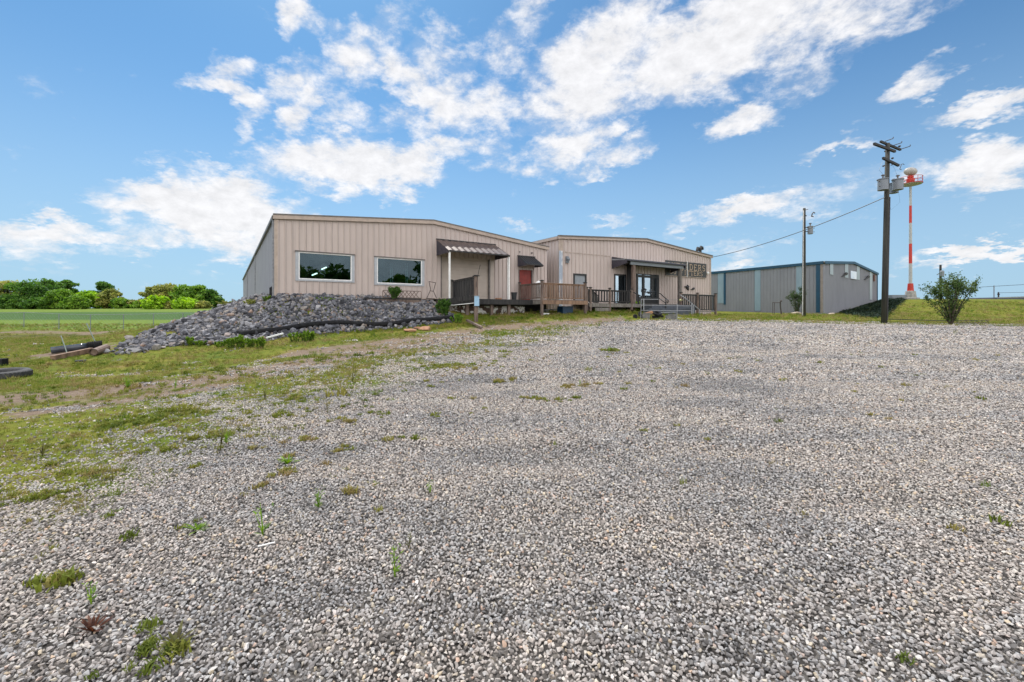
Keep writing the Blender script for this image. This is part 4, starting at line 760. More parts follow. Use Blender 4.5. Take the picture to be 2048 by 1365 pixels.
for a, b, yb_ in ((1659,1665.5,550),(1689,1695.5,556),(1713,1718.5,560),(1738.5,1743.5,600)):
    s0_, s1_ = FC.s(a), FC.s(b); z0_ = FC.z((a+b)/2, yb_); mb = MB(); mb.hexa([FC.w(s0_,.06,z0_),FC.w(s1_,.06,z0_),FC.w(s1_,.03,z0_),FC.w(s0_,.03,z0_),FC.w(s0_,.06,zC(s0_)-.1),FC.w(s1_,.06,zC(s1_)-.1),FC.w(s1_,.03,zC(s1_)-.1),FC.w(s0_,.03,zC(s0_)-.1)]); mb.build('light_panel', paleplastic, bC)
mb = MB(); FC.box(mb, FC.s(1699.7), FC.s(1711.3), .07, .12, FC.z(1705,558.5), FC.z(1705,543)); mb.build('white_panel', M('white_board', (.8,.84,.9), (.66,.74,.86), .8, .5), bC)
for px, py in ((1686,550),(1731,556)): mb = MB(); mb.tube([FC.w(FC.s(px-4),.1,FC.z(px-4,py+4)), FC.w(FC.s(px-1),.2,FC.z(px-1,py+1)), FC.w(FC.s(px+1),.3,FC.z(px+1,py-2)), FC.w(FC.s(px+3.5),.2,FC.z(px+3.5,py-4))], [.05,.1,.2,.05], 6); mb.build('wall_lamp', black, bC)
mb = MB(); s = FC.s(1747); FC.box(mb, s-.3, s+.3, .05, .15, FC.z(1747,563), FC.z(1747,550)); mb.build('rusty_vent', M('rust', (.16,.07,.05), None, 4, .8), bC)
roofq = [FCS.w(0,.1,zcl2), FC.w(-.0,.15,zc0)]; back = FC.w(FC.L,.15,zcr); 
dvec = (CL0-C0); dvec.z = zcl2-zc0; p0, pr, p1 = FC.w(-.15,.15,zc0), FC.w(scr,.15,zrc), FC.w(FC.L+.15,.15,zcr)
mb = MB(); U = Vector((0,0,.14)); dv = Vector((dvec.x,dvec.y,dvec.z))
for a, b in ((p0,pr),(pr,p1)): mb.hexa([a, b, b+dv, a+dv, a+U, b+U, b+dv+U, a+dv+U])
mb.build('roof', roofm, bC)
mb = MB(); 
for a, b in ((p0,pr),(pr,p1)): nn_ = FC.n*.05; dn = Vector((0,0,-.16)); mb.hexa([a+nn_+dn, b+nn_+dn, b+nn_*.1+dn, a+nn_*.1+dn, a+nn_+U*1.1, b+nn_+U*1.1, b+nn_*.1+U*1.1, a+nn_*.1+U*1.1])
a = FCS.w(0,.0,zcl2); b = FCS.w(FCS.L,.0,zc0); ns_ = FCS.n*.22; mb.hexa([a+dn+ns_, b+dn+ns_, b+dn+ns_*.3, a+dn+ns_*.3, a+U*1.2+ns_, b+U*1.2+ns_, b+U*1.2+ns_*.3, a+U*1.2+ns_*.3])
mb.build('eave_trim', bluetrim, bC)
mb = MB(); FC.box(mb, FC.L-.15, FC.L+.05, .03, .1, 2, zcr-.1); mb.build('corner_trim', bluetrim, bC)
for F_ in (Frame(tuple(FC.w(FC.L,0,0))[:2], tuple(FC.w(FC.L,0,0)+Vector((dv.x,dv.y,0)))[:2]),): clad('side_wall', F_, lambda s: zcr+(zcl2-zc0)*s/F_.L, .8, [], .6, siding_grey, bC, s0=.14)
FCB = Frame(tuple((FC.w(FC.L,0,0)+dv).xy), tuple((FC.w(0,0,0)+dv).xy)); clad('rear_wall', FCB, lambda s: zC(FC.L-s)+dv.z-.05, .8, [], .8, siding_grey, bC, knots=(FC.L-scr,))
mb = MB(); FCS.box(mb, 0, FCS.L, -.2, .02, .4, zbC-.005); mb.build('foundation', concrete, bC)
# ------------------------------------------------------------------ poles, wires, tower
def pole(name, px0, px1, pyt, D, r0, r1, lb):
    b = G(px0, None, D); t_ = P(px1, pyt, D); o = thing(name, b, lb, 'pole')
    mb = MB(); mb.tube([b-Vector((0,0,.3)), b.lerp(t_, .33), b.lerp(t_, .66), t_], [r0, r0*.93+.0, (r0+r1)/2, r1], 14); mb.build('post', pole_wood, o, True); return o, b, t_
def transformer(o, c, r, h, side):
    mb = MB(); lathe(mb, (c.x,c.y,c.z-h/2), [(r*.7,0),(r*.98,.02),(r*.96,h*.06),(r*.93,h*.93),(r*1.1,h*.94),(r*1.08,h),(r*.5,h*1.06)], 16); x = mb.build('transformer', greypaint, o)
    mb = MB(); z = c.z+h/2; mb.tube([(c.x,c.y,z), (c.x,c.y,z+.1), (c.x,c.y,z+.25)], [.035,.05,.04], 8); lathe(mb, (c.x,c.y,z+.2), [(.05,0),(.11,.02),(.11,.07),(.04,.1)], 8); mb.build('bushing', trim_dark, x)
    mb = MB(); mb.tube([(c.x+side*r,c.y-.1,z-.2), (c.x+side*r*1.25,c.y-.15,z-.15)], .03, 6); mb.tube([(c.x+side*r,c.y-.1,z-.5), (c.x+side*r*1.25,c.y-.15,z-.5)], .03, 6); mb.build('lug', trim_dark, x)
    return x
pb, b0, t0 = pole('utility_pole', 1768, 1775.5, 287, 29.6, .17, .12, 'tall dark utility pole with crossarms and three grey transformer cans')
def xarm(nm, a, b, wd=.13, D=29.6, d2=None, off=0): mb = MB(); mb.beam(P(*a, D-off), P(*b, (d2 or D)-off), wd, wd*1.15); mb.build(nm, pole_wood if 0 else wood_dark, pb)
xarm('crossarm', (1748,288), (1790,303.5), .13, 29.0, 30.0, .22); xarm('crossarm', (1761,283.5), (1801,300), .115, 29.3, 30.3, -.12); xarm('crossarm', (1766,316.5), (1797,331.5), .125, 29.2, 30.2, .2)
mb = MB()
for a, b in (((1771,283),(1786,277.5)),((1788,291),(1803,286)),((1801,299),(1820,293))):
    A_, B_ = P(*a,29.7), P(*b,30.2); mb.tube([A_, B_, B_+Vector((.03,0,.1))], .028, 6)
mb.tube([P(1766,333,29.4), P(1770,331,29.4)], [.06,.03], 6); mb.tube([P(1783,326,29.6), P(1785,330,29.6), P(1782,331,29.6)], .03, 6)
for px, py in ((1799,293),(1771,303),(1785,317)): c = P(px,py,29.7); lathe(mb, (c.x,c.y,c.z-.06), [(.03,0),(.075,.04),(.075,.09),(.03,.12)], 8)
mb.tube([P(1799.5,339,29.6), P(1803,329,29.6), P(1806,328,29.6), P(1808.5,330,29.6)], .02, 5); mb.tube([P(1799.5,339,29.6), P(1803,340,29.6)], .02, 5); mb.tube([P(1797,331,29.7), P(1803,329,29.6)], .008, 4)
mb.build('hardware', steel_dark, pb)
transformer(pb, P(1766,370,29.35), .31, .76, -1); transformer(pb, P(1795.5,370,29.5), .31, .72, 1); transformer(pb, P(1787.5,377,30.1), .27, .7, 1)
mb = MB(); mb.tube([P(1768,352,29.2), P(1758,340,29.3), P(1770,315,29.5)], .006, 4); mb.tube([P(1795,353,29.4), P(1790,340,29.5), P(1783,327,29.6)], .006, 4); mb.tube([P(1773,390,29.4), P(1782,420,29.6), P(1800,405,29.8), P(1797,383,29.7)], .005, 4); mb.build('lead_wires', black, pb)
mb = MB(); cpts = [P(1771,395,29.4).lerp(P(1776,300,29.4), i/6) for i in range(7)]; mb.tube([b0.lerp(t0, k)+Vector((.14,-.1,0)) for k in (.02,.3,.6,.7)], .03, 6); mb.build('conduit', navy, pb)
ps_, b1, t1 = pole('small_utility_pole', 1607.5, 1608.5, 417, 38.5, .15, .105, 'shorter wooden utility pole with one transformer in front of the grey warehouse')
transformer(ps_, P(1620.5,461,38.5), .22, .68, 1)
mb = MB(); mb.tube([P(1611,455.5,38.5), P(1616,455.5,38.5)], .04, 6); mb.tube([P(1611,463.5,38.5), P(1616,463.5,38.5)], .04, 6); mb.tube([P(1611,420.5,38.4), P(1616,419,38.4)], .03, 6); mb.tube([P(1623,434,38.5), P(1624.5,428,38.5), P(1627,425,38.5), P(1630,427,38.5)], .045, 6); mb.tube([P(1623,433,38.5), P(1627,434,38.5)], .04, 6); mb.tube([P(1611,431,38.5), P(1613,432.5,38.5)], .04, 6); mb.build('hardware', steel_dark, ps_)
mb = MB(); o_ = Vector((-.13,-.06,0)); mb.tube([b1.lerp(t1,.01)+o_, b1.lerp(t1,.5)+o_*.9, b1.lerp(t1,.98)+o_*.8], .025, 6); mb.build('conduit', white, ps_)  # white tube standing in for the sunlit left edge of the pole
a_, b_ = P(1770,395,29.5), P(1426,514.5,43.4); mb = MB(); pts = []
for i in range(33): t_ = i/32; q_ = a_.lerp(b_, t_); q_.z -= .75*4*t_*(1-t_)*.55; pts.append(q_)
mb.tube(pts, .026, 6); tag(mb.build('service_wire', black), 'thick black service wire sagging from the tall pole to the store roof', 'wire')
# tower
tb = G(1821, None, 68); tw_ = thing('radar_tower', tb, 'red and white banded mast with a round platform and grey dome on top', 'tower')
zt = lambda py: EYE+(HY-py)/FPX*68
mb = MB(); lathe(mb, (tb.x,tb.y,tb.z-.5), [(1.1,0),(1.1,.65),(.75,.7),(.62,zt(583)-tb.z+.5),(.35,zt(582)-tb.z+.5)], 12); mb.build('base', concrete, tw_)
mb = MB(); mb.box((tb.x-1.6,tb.y+.4,tb.z+.15), (2.6,1,.9)); mb.build('plinth', greypaint, tw_)
mb = MB(); mb.tube([(tb.x,tb.y,zt(584)), (tb.x,tb.y,zt(567.5))], [.42,.34], 12); mb.build('red_band', redband, tw_)
for y0_, y1_, m_ in ((567.5,527.5,masw),(527.5,488,redband),(488,446.5,masw),(446.5,412,redband),(412,372,masw)):
    r_ = lambda y: .15+.08*(y-372)/200; mb = MB(); mb.tube([(tb.x,tb.y,zt(y0_)), (tb.x,tb.y,zt(y1_))], [r_(y0_),r_(y1_)], 12); mb.build('red_band' if m_ is redband else 'white_band', m_, tw_)
mb = MB(); cz = zt(370); lathe(mb, (tb.x,tb.y,cz), [(.3,-.25),(1.38,.0),(1.42,.12),(1.0,.13)], 20); mb.build('platform', masw, tw_)
mb = MB(); torus(mb, (tb.x,tb.y,cz+.12), 1.43, .05, Matrix(), 28, 6); torus(mb, (tb.x,tb.y,cz+1.1), 1.43, .035, Matrix(), 28, 6); torus(mb, (tb.x,tb.y,cz+.6), 1.43, .03, Matrix(), 28, 6)
for k in range(10): a = 2*math.pi*k/10+.2; mb.tube([(tb.x+1.43*math.cos(a),tb.y+1.43*math.sin(a),cz+.1), (tb.x+1.43*math.cos(a),tb.y+1.43*math.sin(a),cz+1.1)], .035, 5)
mb.build('guard_rail', redband, tw_)
mb = MB(); lathe(mb, (tb.x,tb.y,cz), [(.2,.1),(.22,.35),(.5,.5),(.52,.9),(.35,1.0),(.42,1.3)], 10); mb.build('turntable', redband, tw_)
mb = MB(); c = Vector((tb.x,tb.y,zt(343.5))); mx_ = Matrix.Rotation(R(10),3,'Y'); b = len(mb.v); n_, m_ = 20, 10
for i in range(m_+1):
    ph = -math.pi/2+math.pi*i/m_
    for k in range(n_): th_ = 2*math.pi*k/n_; rr_ = math.cos(ph)**.8 if abs(ph) < 1.57 else 0; f_ = 1-.1*math.exp(-((math.cos(th_)-.3)/.2)**2); v_ = Vector((.9*f_*rr_*math.cos(th_), .7*rr_*math.sin(th_), .58*math.sin(ph))); mb.v.append(tuple(c+mx_@v_))
for i in range(m_):
    for k in range(n_): mb.f.append((b+i*n_+k, b+i*n_+(k+1) % n_, b+(i+1)*n_+(k+1) % n_, b+(i+1)*n_+k))
mb.build('dome', domem, tw_, True)
# pole behind the bush, thin masts on the plateau, the long low building behind the crest
g = G(1881, None, 80); o = thing('distant_pole', g, 'dark utility pole with a small transformer rising behind the leafy bush', 'pole')
mb = MB(); mb.tube([g, P(1881,530,80)], [.22,.16], 8); mb.build('post', wood_dark, o); mb = MB(); c = P(1884,547,79.6); lathe(mb, (c.x,c.y,c.z-.5), [(.3,0),(.32,.8),(.2,1)], 8); mb.tube([P(1874,550,80), P(1879,547,80)], .08, 5); mb.build('transformer', greypaint, o)
g = G(1988, None, 140); o = thing('thin_mast', g, 'thin mast carrying a wire beyond the right of the grassy bank', 'mast'); mb = MB(); mb.tube([g, P(1988,571.5,140)], .14, 6); mb.build('post', greypaint, o)
g = G(1997, None, 140); o = thing('thin_mast', g, 'short thick stub mast just right of the wire mast', 'mast'); mb = MB(); mb.tube([g, P(1997,584.5,140)], .2, 6); mb.tube([P(1996,589,140), P(1998,589,140)], .3, 6); mb.build('post', wood_dark, o)
mb = MB(); mb.tube([P(1940,576,140), P(1988,573,140), P(2060,569,140)], .06, 4); mb.tube([P(2000,586,140), P(2060,585,140)], .05, 4); tag(mb.build('distant_wire', black), 'thin wires strung past the mast above the grassy bank', 'wire')
o = thing('long_low_building', P(1990,598,150), 'long low dark roofline along the top of the grassy bank', 'building'); mb = MB()
mb.hexa([P(1935,604,128), P(2250,604,128), P(2250,604,140), P(1935,604,140), P(1935,596.5,128), P(2250,590,128), P(2250,590,140), P(1935,596.5,140)]); mb.build('wall', M('far_roof', (.05,.06,.09), (.1,.11,.14), .2, .6), o)
mb = MB(); mb.beam(P(1995,596,127), P(2070,593.5,127), .3, .3); mb.build('roof_edge', greypaint, o)
# sagging cable and lattice section on the right grass
mb = MB(); pts = []
for px, py in ((1772,641),(1800,642),(1850,643.5),(1900,645)): q_ = on_ground(px, py, 20, 45); pts.append(Vector((q_.x,q_.y,q_.z+.1)))
mb.tube(pts, .035, 6); tag(mb.build('ground_cable', black), 'black cable lying along the grass edge right of the tall pole', 'cable')
la = thing('lattice_section', G(1960,None,30.5), 'dark lattice mast section lying on the grass right of the leafy bush', 'lattice'); mb = MB(); A_, B_ = G(1905,None,30.6), G(1979,None,31.2); U = Vector((0,0,1))
mb.beam(A_+U*.26, B_+U*.30, .035, .035); mb.beam(A_+U*.08, B_+U*.1, .035, .035); mb.beam(A_+U*.08+Vector((0,.25,0)), B_+U*.1+Vector((0,.25,0)), .035, .035); mb.build('chords', steel_dark, la)
mb = MB()
for i in range(14): p_ = A_.lerp(B_, i/14); q_ = A_.lerp(B_, (i+1)/14); a, b = (p_+U*.26, q_+U*.09) if i % 2 else (p_+U*.09, q_+U*.28); mb.beam(a, b, .02, .02)
mb.build('braces', steel_dark, la)
# small pipe frame by the warehouse
g = G(1553, None, 46); fr = thing('pipe_stand', g, 'small dark square pipe stand on the grass before the grey warehouse', 'frame'); mb = MB()
for px in (1545.5,1549,1561.5): mb.tube([G(px,None,46), P(px,605.5,46)], .03, 5)
mb.tube([P(1545.5,605.5,46), P(1561.5,605.5,46)], .035, 5); mb.tube([G(1563.5,None,46.5), P(1561,615,46.3), P(1560.5,604,46)], .06, 5); mb.build('pipes', steel_dark, fr)
mb = MB(); c = P(1562,602.5,46); lathe(mb, (c.x,c.y,c.z-.1), [(.03,0),(.1,.06),(.1,.15),(.03,.2)], 8); mb.build('valve', steel_dark, fr)
# ------------------------------------------------------------------ generic rocks
def hullrock(seed, flat=.7, n=16, mat=None, nm='rock', sub=False):
    r = random.Random(seed); bm = bmesh.new()
    for _ in range(n):
        v = Vector((r.gauss(0,1), r.gauss(0,1), r.gauss(0,1))).normalized()*r.uniform(.82,1.05); bm.verts.new((v.x*.55, v.y*r.uniform(.36,.44), v.z*.5*flat))
    bmesh.ops.convex_hull(bm, input=bm.verts)
    for v in [v for v in bm.verts if not v.link_faces]: bm.verts.remove(v)
    if sub: bmesh.ops.bevel(bm, geom=bm.edges[:], offset=.025, segments=1, affect='EDGES')
    me = bpy.data.meshes.new(nm); bm.to_mesh(me); bm.free(); me.materials.append(mat); return me
rockm = Mrand('riprap', [(0,(.045,.045,.051)),(.25,(.095,.096,.108)),(.55,(.165,.165,.18)),(.8,(.255,.254,.27)),(.92,(.25,.22,.19)),(.955,(.22,.14,.10)),(1,(.4,.39,.39))], .9, .7, 9, noise_amt=.35, nscale=3)
rock_meshes = [hullrock(100+i, .75, 18, rockm, 'riprap_rock', True) for i in range(14)]
stonem = Mrand('gravel_stone', [(0,(.09,.088,.086)),(.12,(.21,.2,.19)),(.35,(.35,.33,.312)),(.6,(.455,.43,.405)),(.78,(.36,.365,.365)),(.9,(.57,.55,.51)),(.95,(.5,.43,.31)),(.975,(.47,.34,.27)),(1,(.7,.68,.65))], .9, 0, 30, noise_amt=.14, nscale=40, patch=1)
stone_meshes = [hullrock(300+i, .72, 13, stonem, 'stone') for i in range(12)]
# ------------------------------------------------------------------ scatter: one object, instances on its points
def scatter(name, pts, rot, scl, idx, protos, label=None, cat=None):
    me = bpy.data.meshes.new(name); me.vertices.add(len(pts)); me.vertices.foreach_set('co', np.asarray(pts, np.float32).ravel())
    for nm, ty, dt, key in (('rot','FLOAT_VECTOR',rot,'vector'),('scl','FLOAT_VECTOR',scl,'vector'),('idx','INT',idx,'value')):
        at = me.attributes.new(nm, ty, 'POINT'); at.data.foreach_set(key, np.asarray(dt, np.int32 if ty == 'INT' else np.float32).ravel())
    o = bpy.data.objects.new(name, me); sc.collection.objects.link(o)
    g = bpy.data.node_groups.new(name, 'GeometryNodeTree'); g.interface.new_socket('Geometry', in_out='INPUT', socket_type='NodeSocketGeometry'); g.interface.new_socket('Geometry', in_out='OUTPUT', socket_type='NodeSocketGeometry')
    N = g.nodes; L = g.links; gi = N.new('NodeGroupInput'); go = N.new('NodeGroupOutput'); ip = N.new('GeometryNodeInstanceOnPoints'); ip.inputs['Pick Instance'].default_value = True
    jn = N.new('GeometryNodeJoinGeometry')
    for p in protos:
        po_ = bpy.data.objects.new(name+'_unit', p); oi = N.new('GeometryNodeObjectInfo'); oi.inputs['Object'].default_value = po_; oi.inputs['As Instance'].default_value = True; L.new(oi.outputs['Geometry'], jn.inputs[0])
    def na(n_, t_): a = N.new('GeometryNodeInputNamedAttribute'); a.data_type = t_; a.inputs['Name'].default_value = n_; return a.outputs['Attribute']
    L.new(gi.outputs[0], ip.inputs['Points']); L.new(jn.outputs[0], ip.inputs['Instance']); L.new(na('idx','INT'), ip.inputs['Instance Index']); L.new(na('rot','FLOAT_VECTOR'), ip.inputs['Rotation']); L.new(na('scl','FLOAT_VECTOR'), ip.inputs['Scale'])
    L.new(ip.outputs[0], go.inputs[0]); md = o.modifiers.new('scatter', 'NODES'); md.node_group = g
    tag(o, label, cat, kind='stuff'); return o
def npnoise(x, y, f, seed=0):
    """value noise, several octaves, 0..1"""
    out = np.zeros_like(x); amp = 1; tot = 0
    for o_ in range(4):
        fx, fy = x*f, y*f; ix, iy = np.floor(fx).astype(np.int64), np.floor(fy).astype(np.int64); tx, ty = fx-ix, fy-iy; tx = tx*tx*(3-2*tx); ty = ty*ty*(3-2*ty)
        def h(a, b): v = (a*374761393+b*668265263+(seed+o_)*974711) & 0x7fffffff; v = (v ^ (v >> 13))*1274126177 & 0x7fffffff; return (v & 0xffff)/65535
        out += amp*((h(ix,iy)*(1-tx)+h(ix+1,iy)*tx)*(1-ty)+(h(ix,iy+1)*(1-tx)+h(ix+1,iy+1)*tx)*ty); tot += amp; amp *= .55; f *= 2.1
    return out/tot
def wedge_grid(y0, y1, pitch, u=1.22, m=.6):
    ys_ = np.arange(y0, y1, pitch); xm = u*y1+m; xs_ = np.arange(-xm, xm, pitch); X_, Y_ = np.meshgrid(xs_, ys_); X_ = X_.ravel(); Y_ = Y_.ravel(); k = np.abs(X_) < u*Y_+m; X_, Y_ = X_[k], Y_[k]
    return X_+rng.uniform(-.5,.5,len(X_))*pitch, Y_+rng.uniform(-.5,.5,len(Y_))*pitch
# gravel
gx, gy, gs = [], [], []
for y0_, y1_, pt_, s_ in ((.9,4.5,.0175,.0218),(4.5,8.5,.0225,.0265),(8.5,15,.036,.04),(15,31.5,.066,.07)):
    a, b = wedge_grid(y0_, y1_, pt_); gx.append(a); gy.append(b); gs.append(np.full(len(a), s_))
gx, gy, gs = map(np.concatenate, (gx, gy, gs)); gzz = Hn(gx, gy); zone = gravel_zone(gx, gy, gzz)
nz = npnoise(gx+500, gy+500, 1.3, 3); nzf = npnoise(gx+500, gy+500, 9, 5); keep = (zone*.8+(nz-.5)*5.5+(nzf-.5)*4-.1) > rng.uniform(-.6,.6,len(gx))
keep |= rng.random(len(gx)) < np.clip(.16+zone*.09, .0, .4)
gx, gy, gs, gzz = gx[keep], gy[keep], gs[keep], gzz[keep]; n_ = len(gx); print('stones', n_)
sc3 = gs*rng.lognormal(0, .2, n_); sc3 = np.clip(sc3, gs*.5, gs*1.7)
S3 = np.stack([sc3*rng.uniform(.85,1.2,n_), sc3*rng.uniform(.85,1.15,n_), sc3*rng.uniform(.8,1.15,n_)], 1)
rot = np.stack([rng.normal(0,.5,n_), rng.normal(0,.5,n_), rng.uniform(0,6.28,n_)], 1)
scatter('gravel', np.stack([gx, gy, gzz+sc3*rng.uniform(-.1,.48,n_)], 1), rot, S3, rng.integers(0, 12, n_), stone_meshes, 'loose pale grey crushed stone covering the lot', 'gravel')
# ------------------------------------------------------------------ riprap mound
UP = np.array([(225,706),(250,690),(280,676),(320,658),(360,648),(400,632),(440,612),(487,598),(560,594),(870,594),(890,602),(910,640)], float)
LO = np.array([(225,712),(300,702),(340,692),(400,690),(480,687),(560,678),(640,668),(740,660),(830,654),(900,645),(910,641)], float)
mx1, my1 = np.meshgrid(np.arange(-18,0,.092), np.arange(14,29,.088)); mx1 = mx1.ravel()+rng.uniform(-.07,.07,mx1.size); my1 = my1.ravel()+rng.uniform(-.07,.07,my1.size)
mz1 = Hn(mx1, my1); ppx, ppy = project(mx1, my1, mz1); ins = (ppx > 225) & (ppx < 908) & (ppy > np.interp(ppx, UP[:,0], UP[:,1])-3) & (ppy < np.interp(ppx, LO[:,0], LO[:,1])+rng.normal(0,2,len(ppx)))
rel = np.stack([mx1-FA.p.x, my1-FA.p.y], 1); sA = rel@np.array(FA.a.xy); nA = rel@np.array(FA.n.xy); ins &= (nA > .12) | (sA < -.3)
ins &= ~((sA > FA.s(860)) & (nA < 1.9)); ins &= (nA < 6.5) | (ppx < 700)
ins &= rng.random(len(ppx)) < np.clip((ppx-215)/60, .35, 1)
green = npnoise(mx1+50, my1+50, .6, 9); ins &= ~((ppx < 500) & (ppx > 330) & (green > .64))
mx1, my1, mz1, ppx, ppy = mx1[ins], my1[ins], mz1[ins], ppx[ins], ppy[ins]; n_ = len(mx1); print('rocks', n_)
rs = np.clip(rng.lognormal(math.log(.15), .36, n_), .08, .34); order = np.argsort(-rs/my1); big_ = order[:300]; rest = order[300:]
for k, i in enumerate(big_):
    me_ = rock_meshes[k % 14]; o = bpy.data.objects.new('riprap_rock', me_); sc.collection.objects.link(o); o.location = (mx1[i], my1[i], mz1[i]+rs[i]*random.uniform(.05,.5)); o.rotation_euler = (random.gauss(0,.5), random.gauss(0,.5), random.uniform(0,6.28)); o.scale = (rs[i]*random.uniform(.95,1.3), rs[i]*random.uniform(.9,1.2), rs[i]*random.uniform(.9,1.25))
    hx = ppx[i]; tt = (ppy[i]-np.interp(hx, UP[:,0], UP[:,1]))/max(4, np.interp(hx, LO[:,0], LO[:,1])-np.interp(hx, UP[:,0], UP[:,1]))
    col_ = 'at its low left tip' if hx < 340 else 'left of the building corner' if hx < 480 else 'beneath the left shop window' if hx < 690 else 'beneath the right shop window' if hx < 830 else 'beside the dock shrub'
    row_ = 'along the top' if tt < .33 else 'halfway down' if tt < .66 else 'near the foot'
    tag(o, ('large' if rs[i] > np.median(rs[big_]) else 'medium')+' grey broken rock '+row_+' of the mound, '+col_, 'rock', 'broken rocks heaped on the mound')
scatter('rock_rubble', np.stack([mx1[rest], my1[rest], mz1[rest]+rs[rest]*rng.uniform(0,.4,len(rest))], 1), np.stack([rng.normal(0,.5,len(rest)), rng.normal(0,.5,len(rest)), rng.uniform(0,6.28,len(rest))], 1), np.stack([rs[rest]*1.1]*3, 1), rng.integers(0,14,len(rest)), rock_meshes, 'smaller grey broken rocks filling the mound', 'rubble')
for i, (px, py, s_, fl) in enumerate(((820,664.5,.52,.45),(855,661,.75,.5),(838,659,.4,.4))):
    g = on_ground(px, py, 15, 30); me_ = hullrock(900+i, fl, 16, sandstone, 'sandstone_slab', True); o = bpy.data.objects.new('sandstone_slab', me_); sc.collection.objects.link(o); o.location = g+Vector((0,0,.07)); o.scale = (s_*1.4,s_,s_*.9); o.rotation_euler = (0,.05,.1*i)
    tag(o, ['low brown sandstone slab left of the larger orange one', 'large orange sandstone slab at the foot of the rock mound', 'thin dark slab behind the two sandstone slabs'][i], 'stone')
for i, (px, py, s_, lb) in enumerate(((1593,628,1.0,'pale rock leaning at the foot of the small utility pole'),(1664,627,.6,'pale boulder on the grass before the warehouse gable'),(1903,604,.9,'pale rock hidden behind the leafy bush'),(200,705,.55,'grey boulder beside the short brown pipe'),(265,704,.5,'flat grey boulder at the left tip of the rock mound'))):
    g = on_ground(px, py+2, 12, 50); me_ = hullrock(950+i, .7, 16, M('pale_rock%d'%i, (.5,.42,.34) if i < 3 else (.26,.25,.25), (.3,.22,.16) if i < 3 else (.17,.17,.17), 3, .9, 0, .5), 'boulder', True); o = bpy.data.objects.new('boulder', me_); sc.collection.objects.link(o); o.location = g+Vector((0,0,s_*.12)); o.scale = (s_*1.3,s_,s_*.8); tag(o, lb, 'boulder')
# black silt sock along the foot
mb = MB(); pts = []
for px, py in ((478,677),(520,671),(560,667),(600,660),(640,655),(680,652.5),(720,655),(760,656),(795,653),(820,648),(860,645.5),(905,641)): g = on_ground(px, py, 14, 30); pts.append(Vector((g.x,g.y,g.z+.17)))
def smooth_pts(p, k=4):
    out = []
    for i in range(len(p)-1):
        a, b, c, d = p[max(i-1,0)], p[i], p[i+1], p[min(i+2,len(p)-1)]
        for j in range(k): t = j/k; out.append(.5*((2*b)+(c-a)*t+(2*a-5*b+4*c-d)*t*t+(3*b-a-3*c+d)*t**3))
    return out+[p[-1]]
mb.tube(smooth_pts(pts), .115, 10); tag(mb.build('drain_sock', rubber, None, True), 'long black drain sock snaking along the foot of the rock mound', 'pipe')
mb = MB(); a, b = on_ground(533,682,12,30), on_ground(566,675,12,30); mb.beam(a+Vector((0,0,.12)), b+Vector((0,0,.16)), .07, .06); tag(mb.build('white_stake', white), 'white wooden stake lying among weeds below the drain sock', 'stake')
# pipes and timber on the left
def og(px, py, dz=0, a=6, b=40): g = on_ground(px, py, a, b); return g+Vector((0,0,dz))
mb = MB(); A_, B_ = og(102,709,.13), og(205,698,.16); mb.tube([A_, A_.lerp(B_,.12), A_.lerp(B_,.5), A_.lerp(B_,.72)], .12, 14); cpip = thing('drain_pipe', A_, 'black glossy drain pipe with ribbed sleeve lying in the grass at left', 'pipe'); mb.build('pipe', M('sheen_pipe', (.035,.04,.05), (.07,.08,.1), 2, .12), cpip, True)
mb = MB(); k = 0
pp = [A_.lerp(B_, .7+.3*i/16) for i in range(17)]; mb.tube(pp, [.14 if i % 2 else .165 for i in range(17)], 14, cap=False); mb.build('ribbed_sleeve', rubber, cpip)
mb = MB(); mb.tube([B_-(B_-A_).normalized()*.5, B_-(B_-A_).normalized()*.02], .1, 12); mb.build('liner', black, cpip)
mb = MB(); A_, B_ = og(105,722,.08), og(183,706,.1); mb.beam(A_, B_, .14, .16); tag(mb.build('timber_beam', wood_warm), 'long grey timber beam lying in front of the black drain pipe', 'timber')
mb = MB(); A_, B_ = og(187,713,.13), og(212,704,.14); mb.tube([A_, B_], .13, 12, cap=False); mb.tube([A_+(B_-A_)*.05, B_], .105, 12); tag(mb.build('clay_pipe', M('clay_pipe', (.12,.07,.05), (.2,.14,.11), 5, .7)), 'short dark brown pipe end between the timber and the boulder', 'pipe')
mb = MB(); mb.beam(og(150,726,.04), og(172,724,.04), .3, .05); tag(mb.build('plank_piece', wood_dark), 'dark plank scrap lying under the timber beam', 'plank')
for px0, py0, px1, py1, lb in ((122,672,137,716,'green metal fence stake leaning over the drain pipe'),(173,647,196,697,'taller green metal fence stake leaning beside the ribbed sleeve')):
    b_ = og(px1, py1); t_ = P(px0, py0, b_.y+.5); mb = MB(); mb.beam(b_, t_, .028, .02); tag(mb.build('fence_stake', M('green_stake', (.03,.075,.055), (.06,.09,.075), 8, .6)), lb, 'stake', 'leaning green fence stakes')
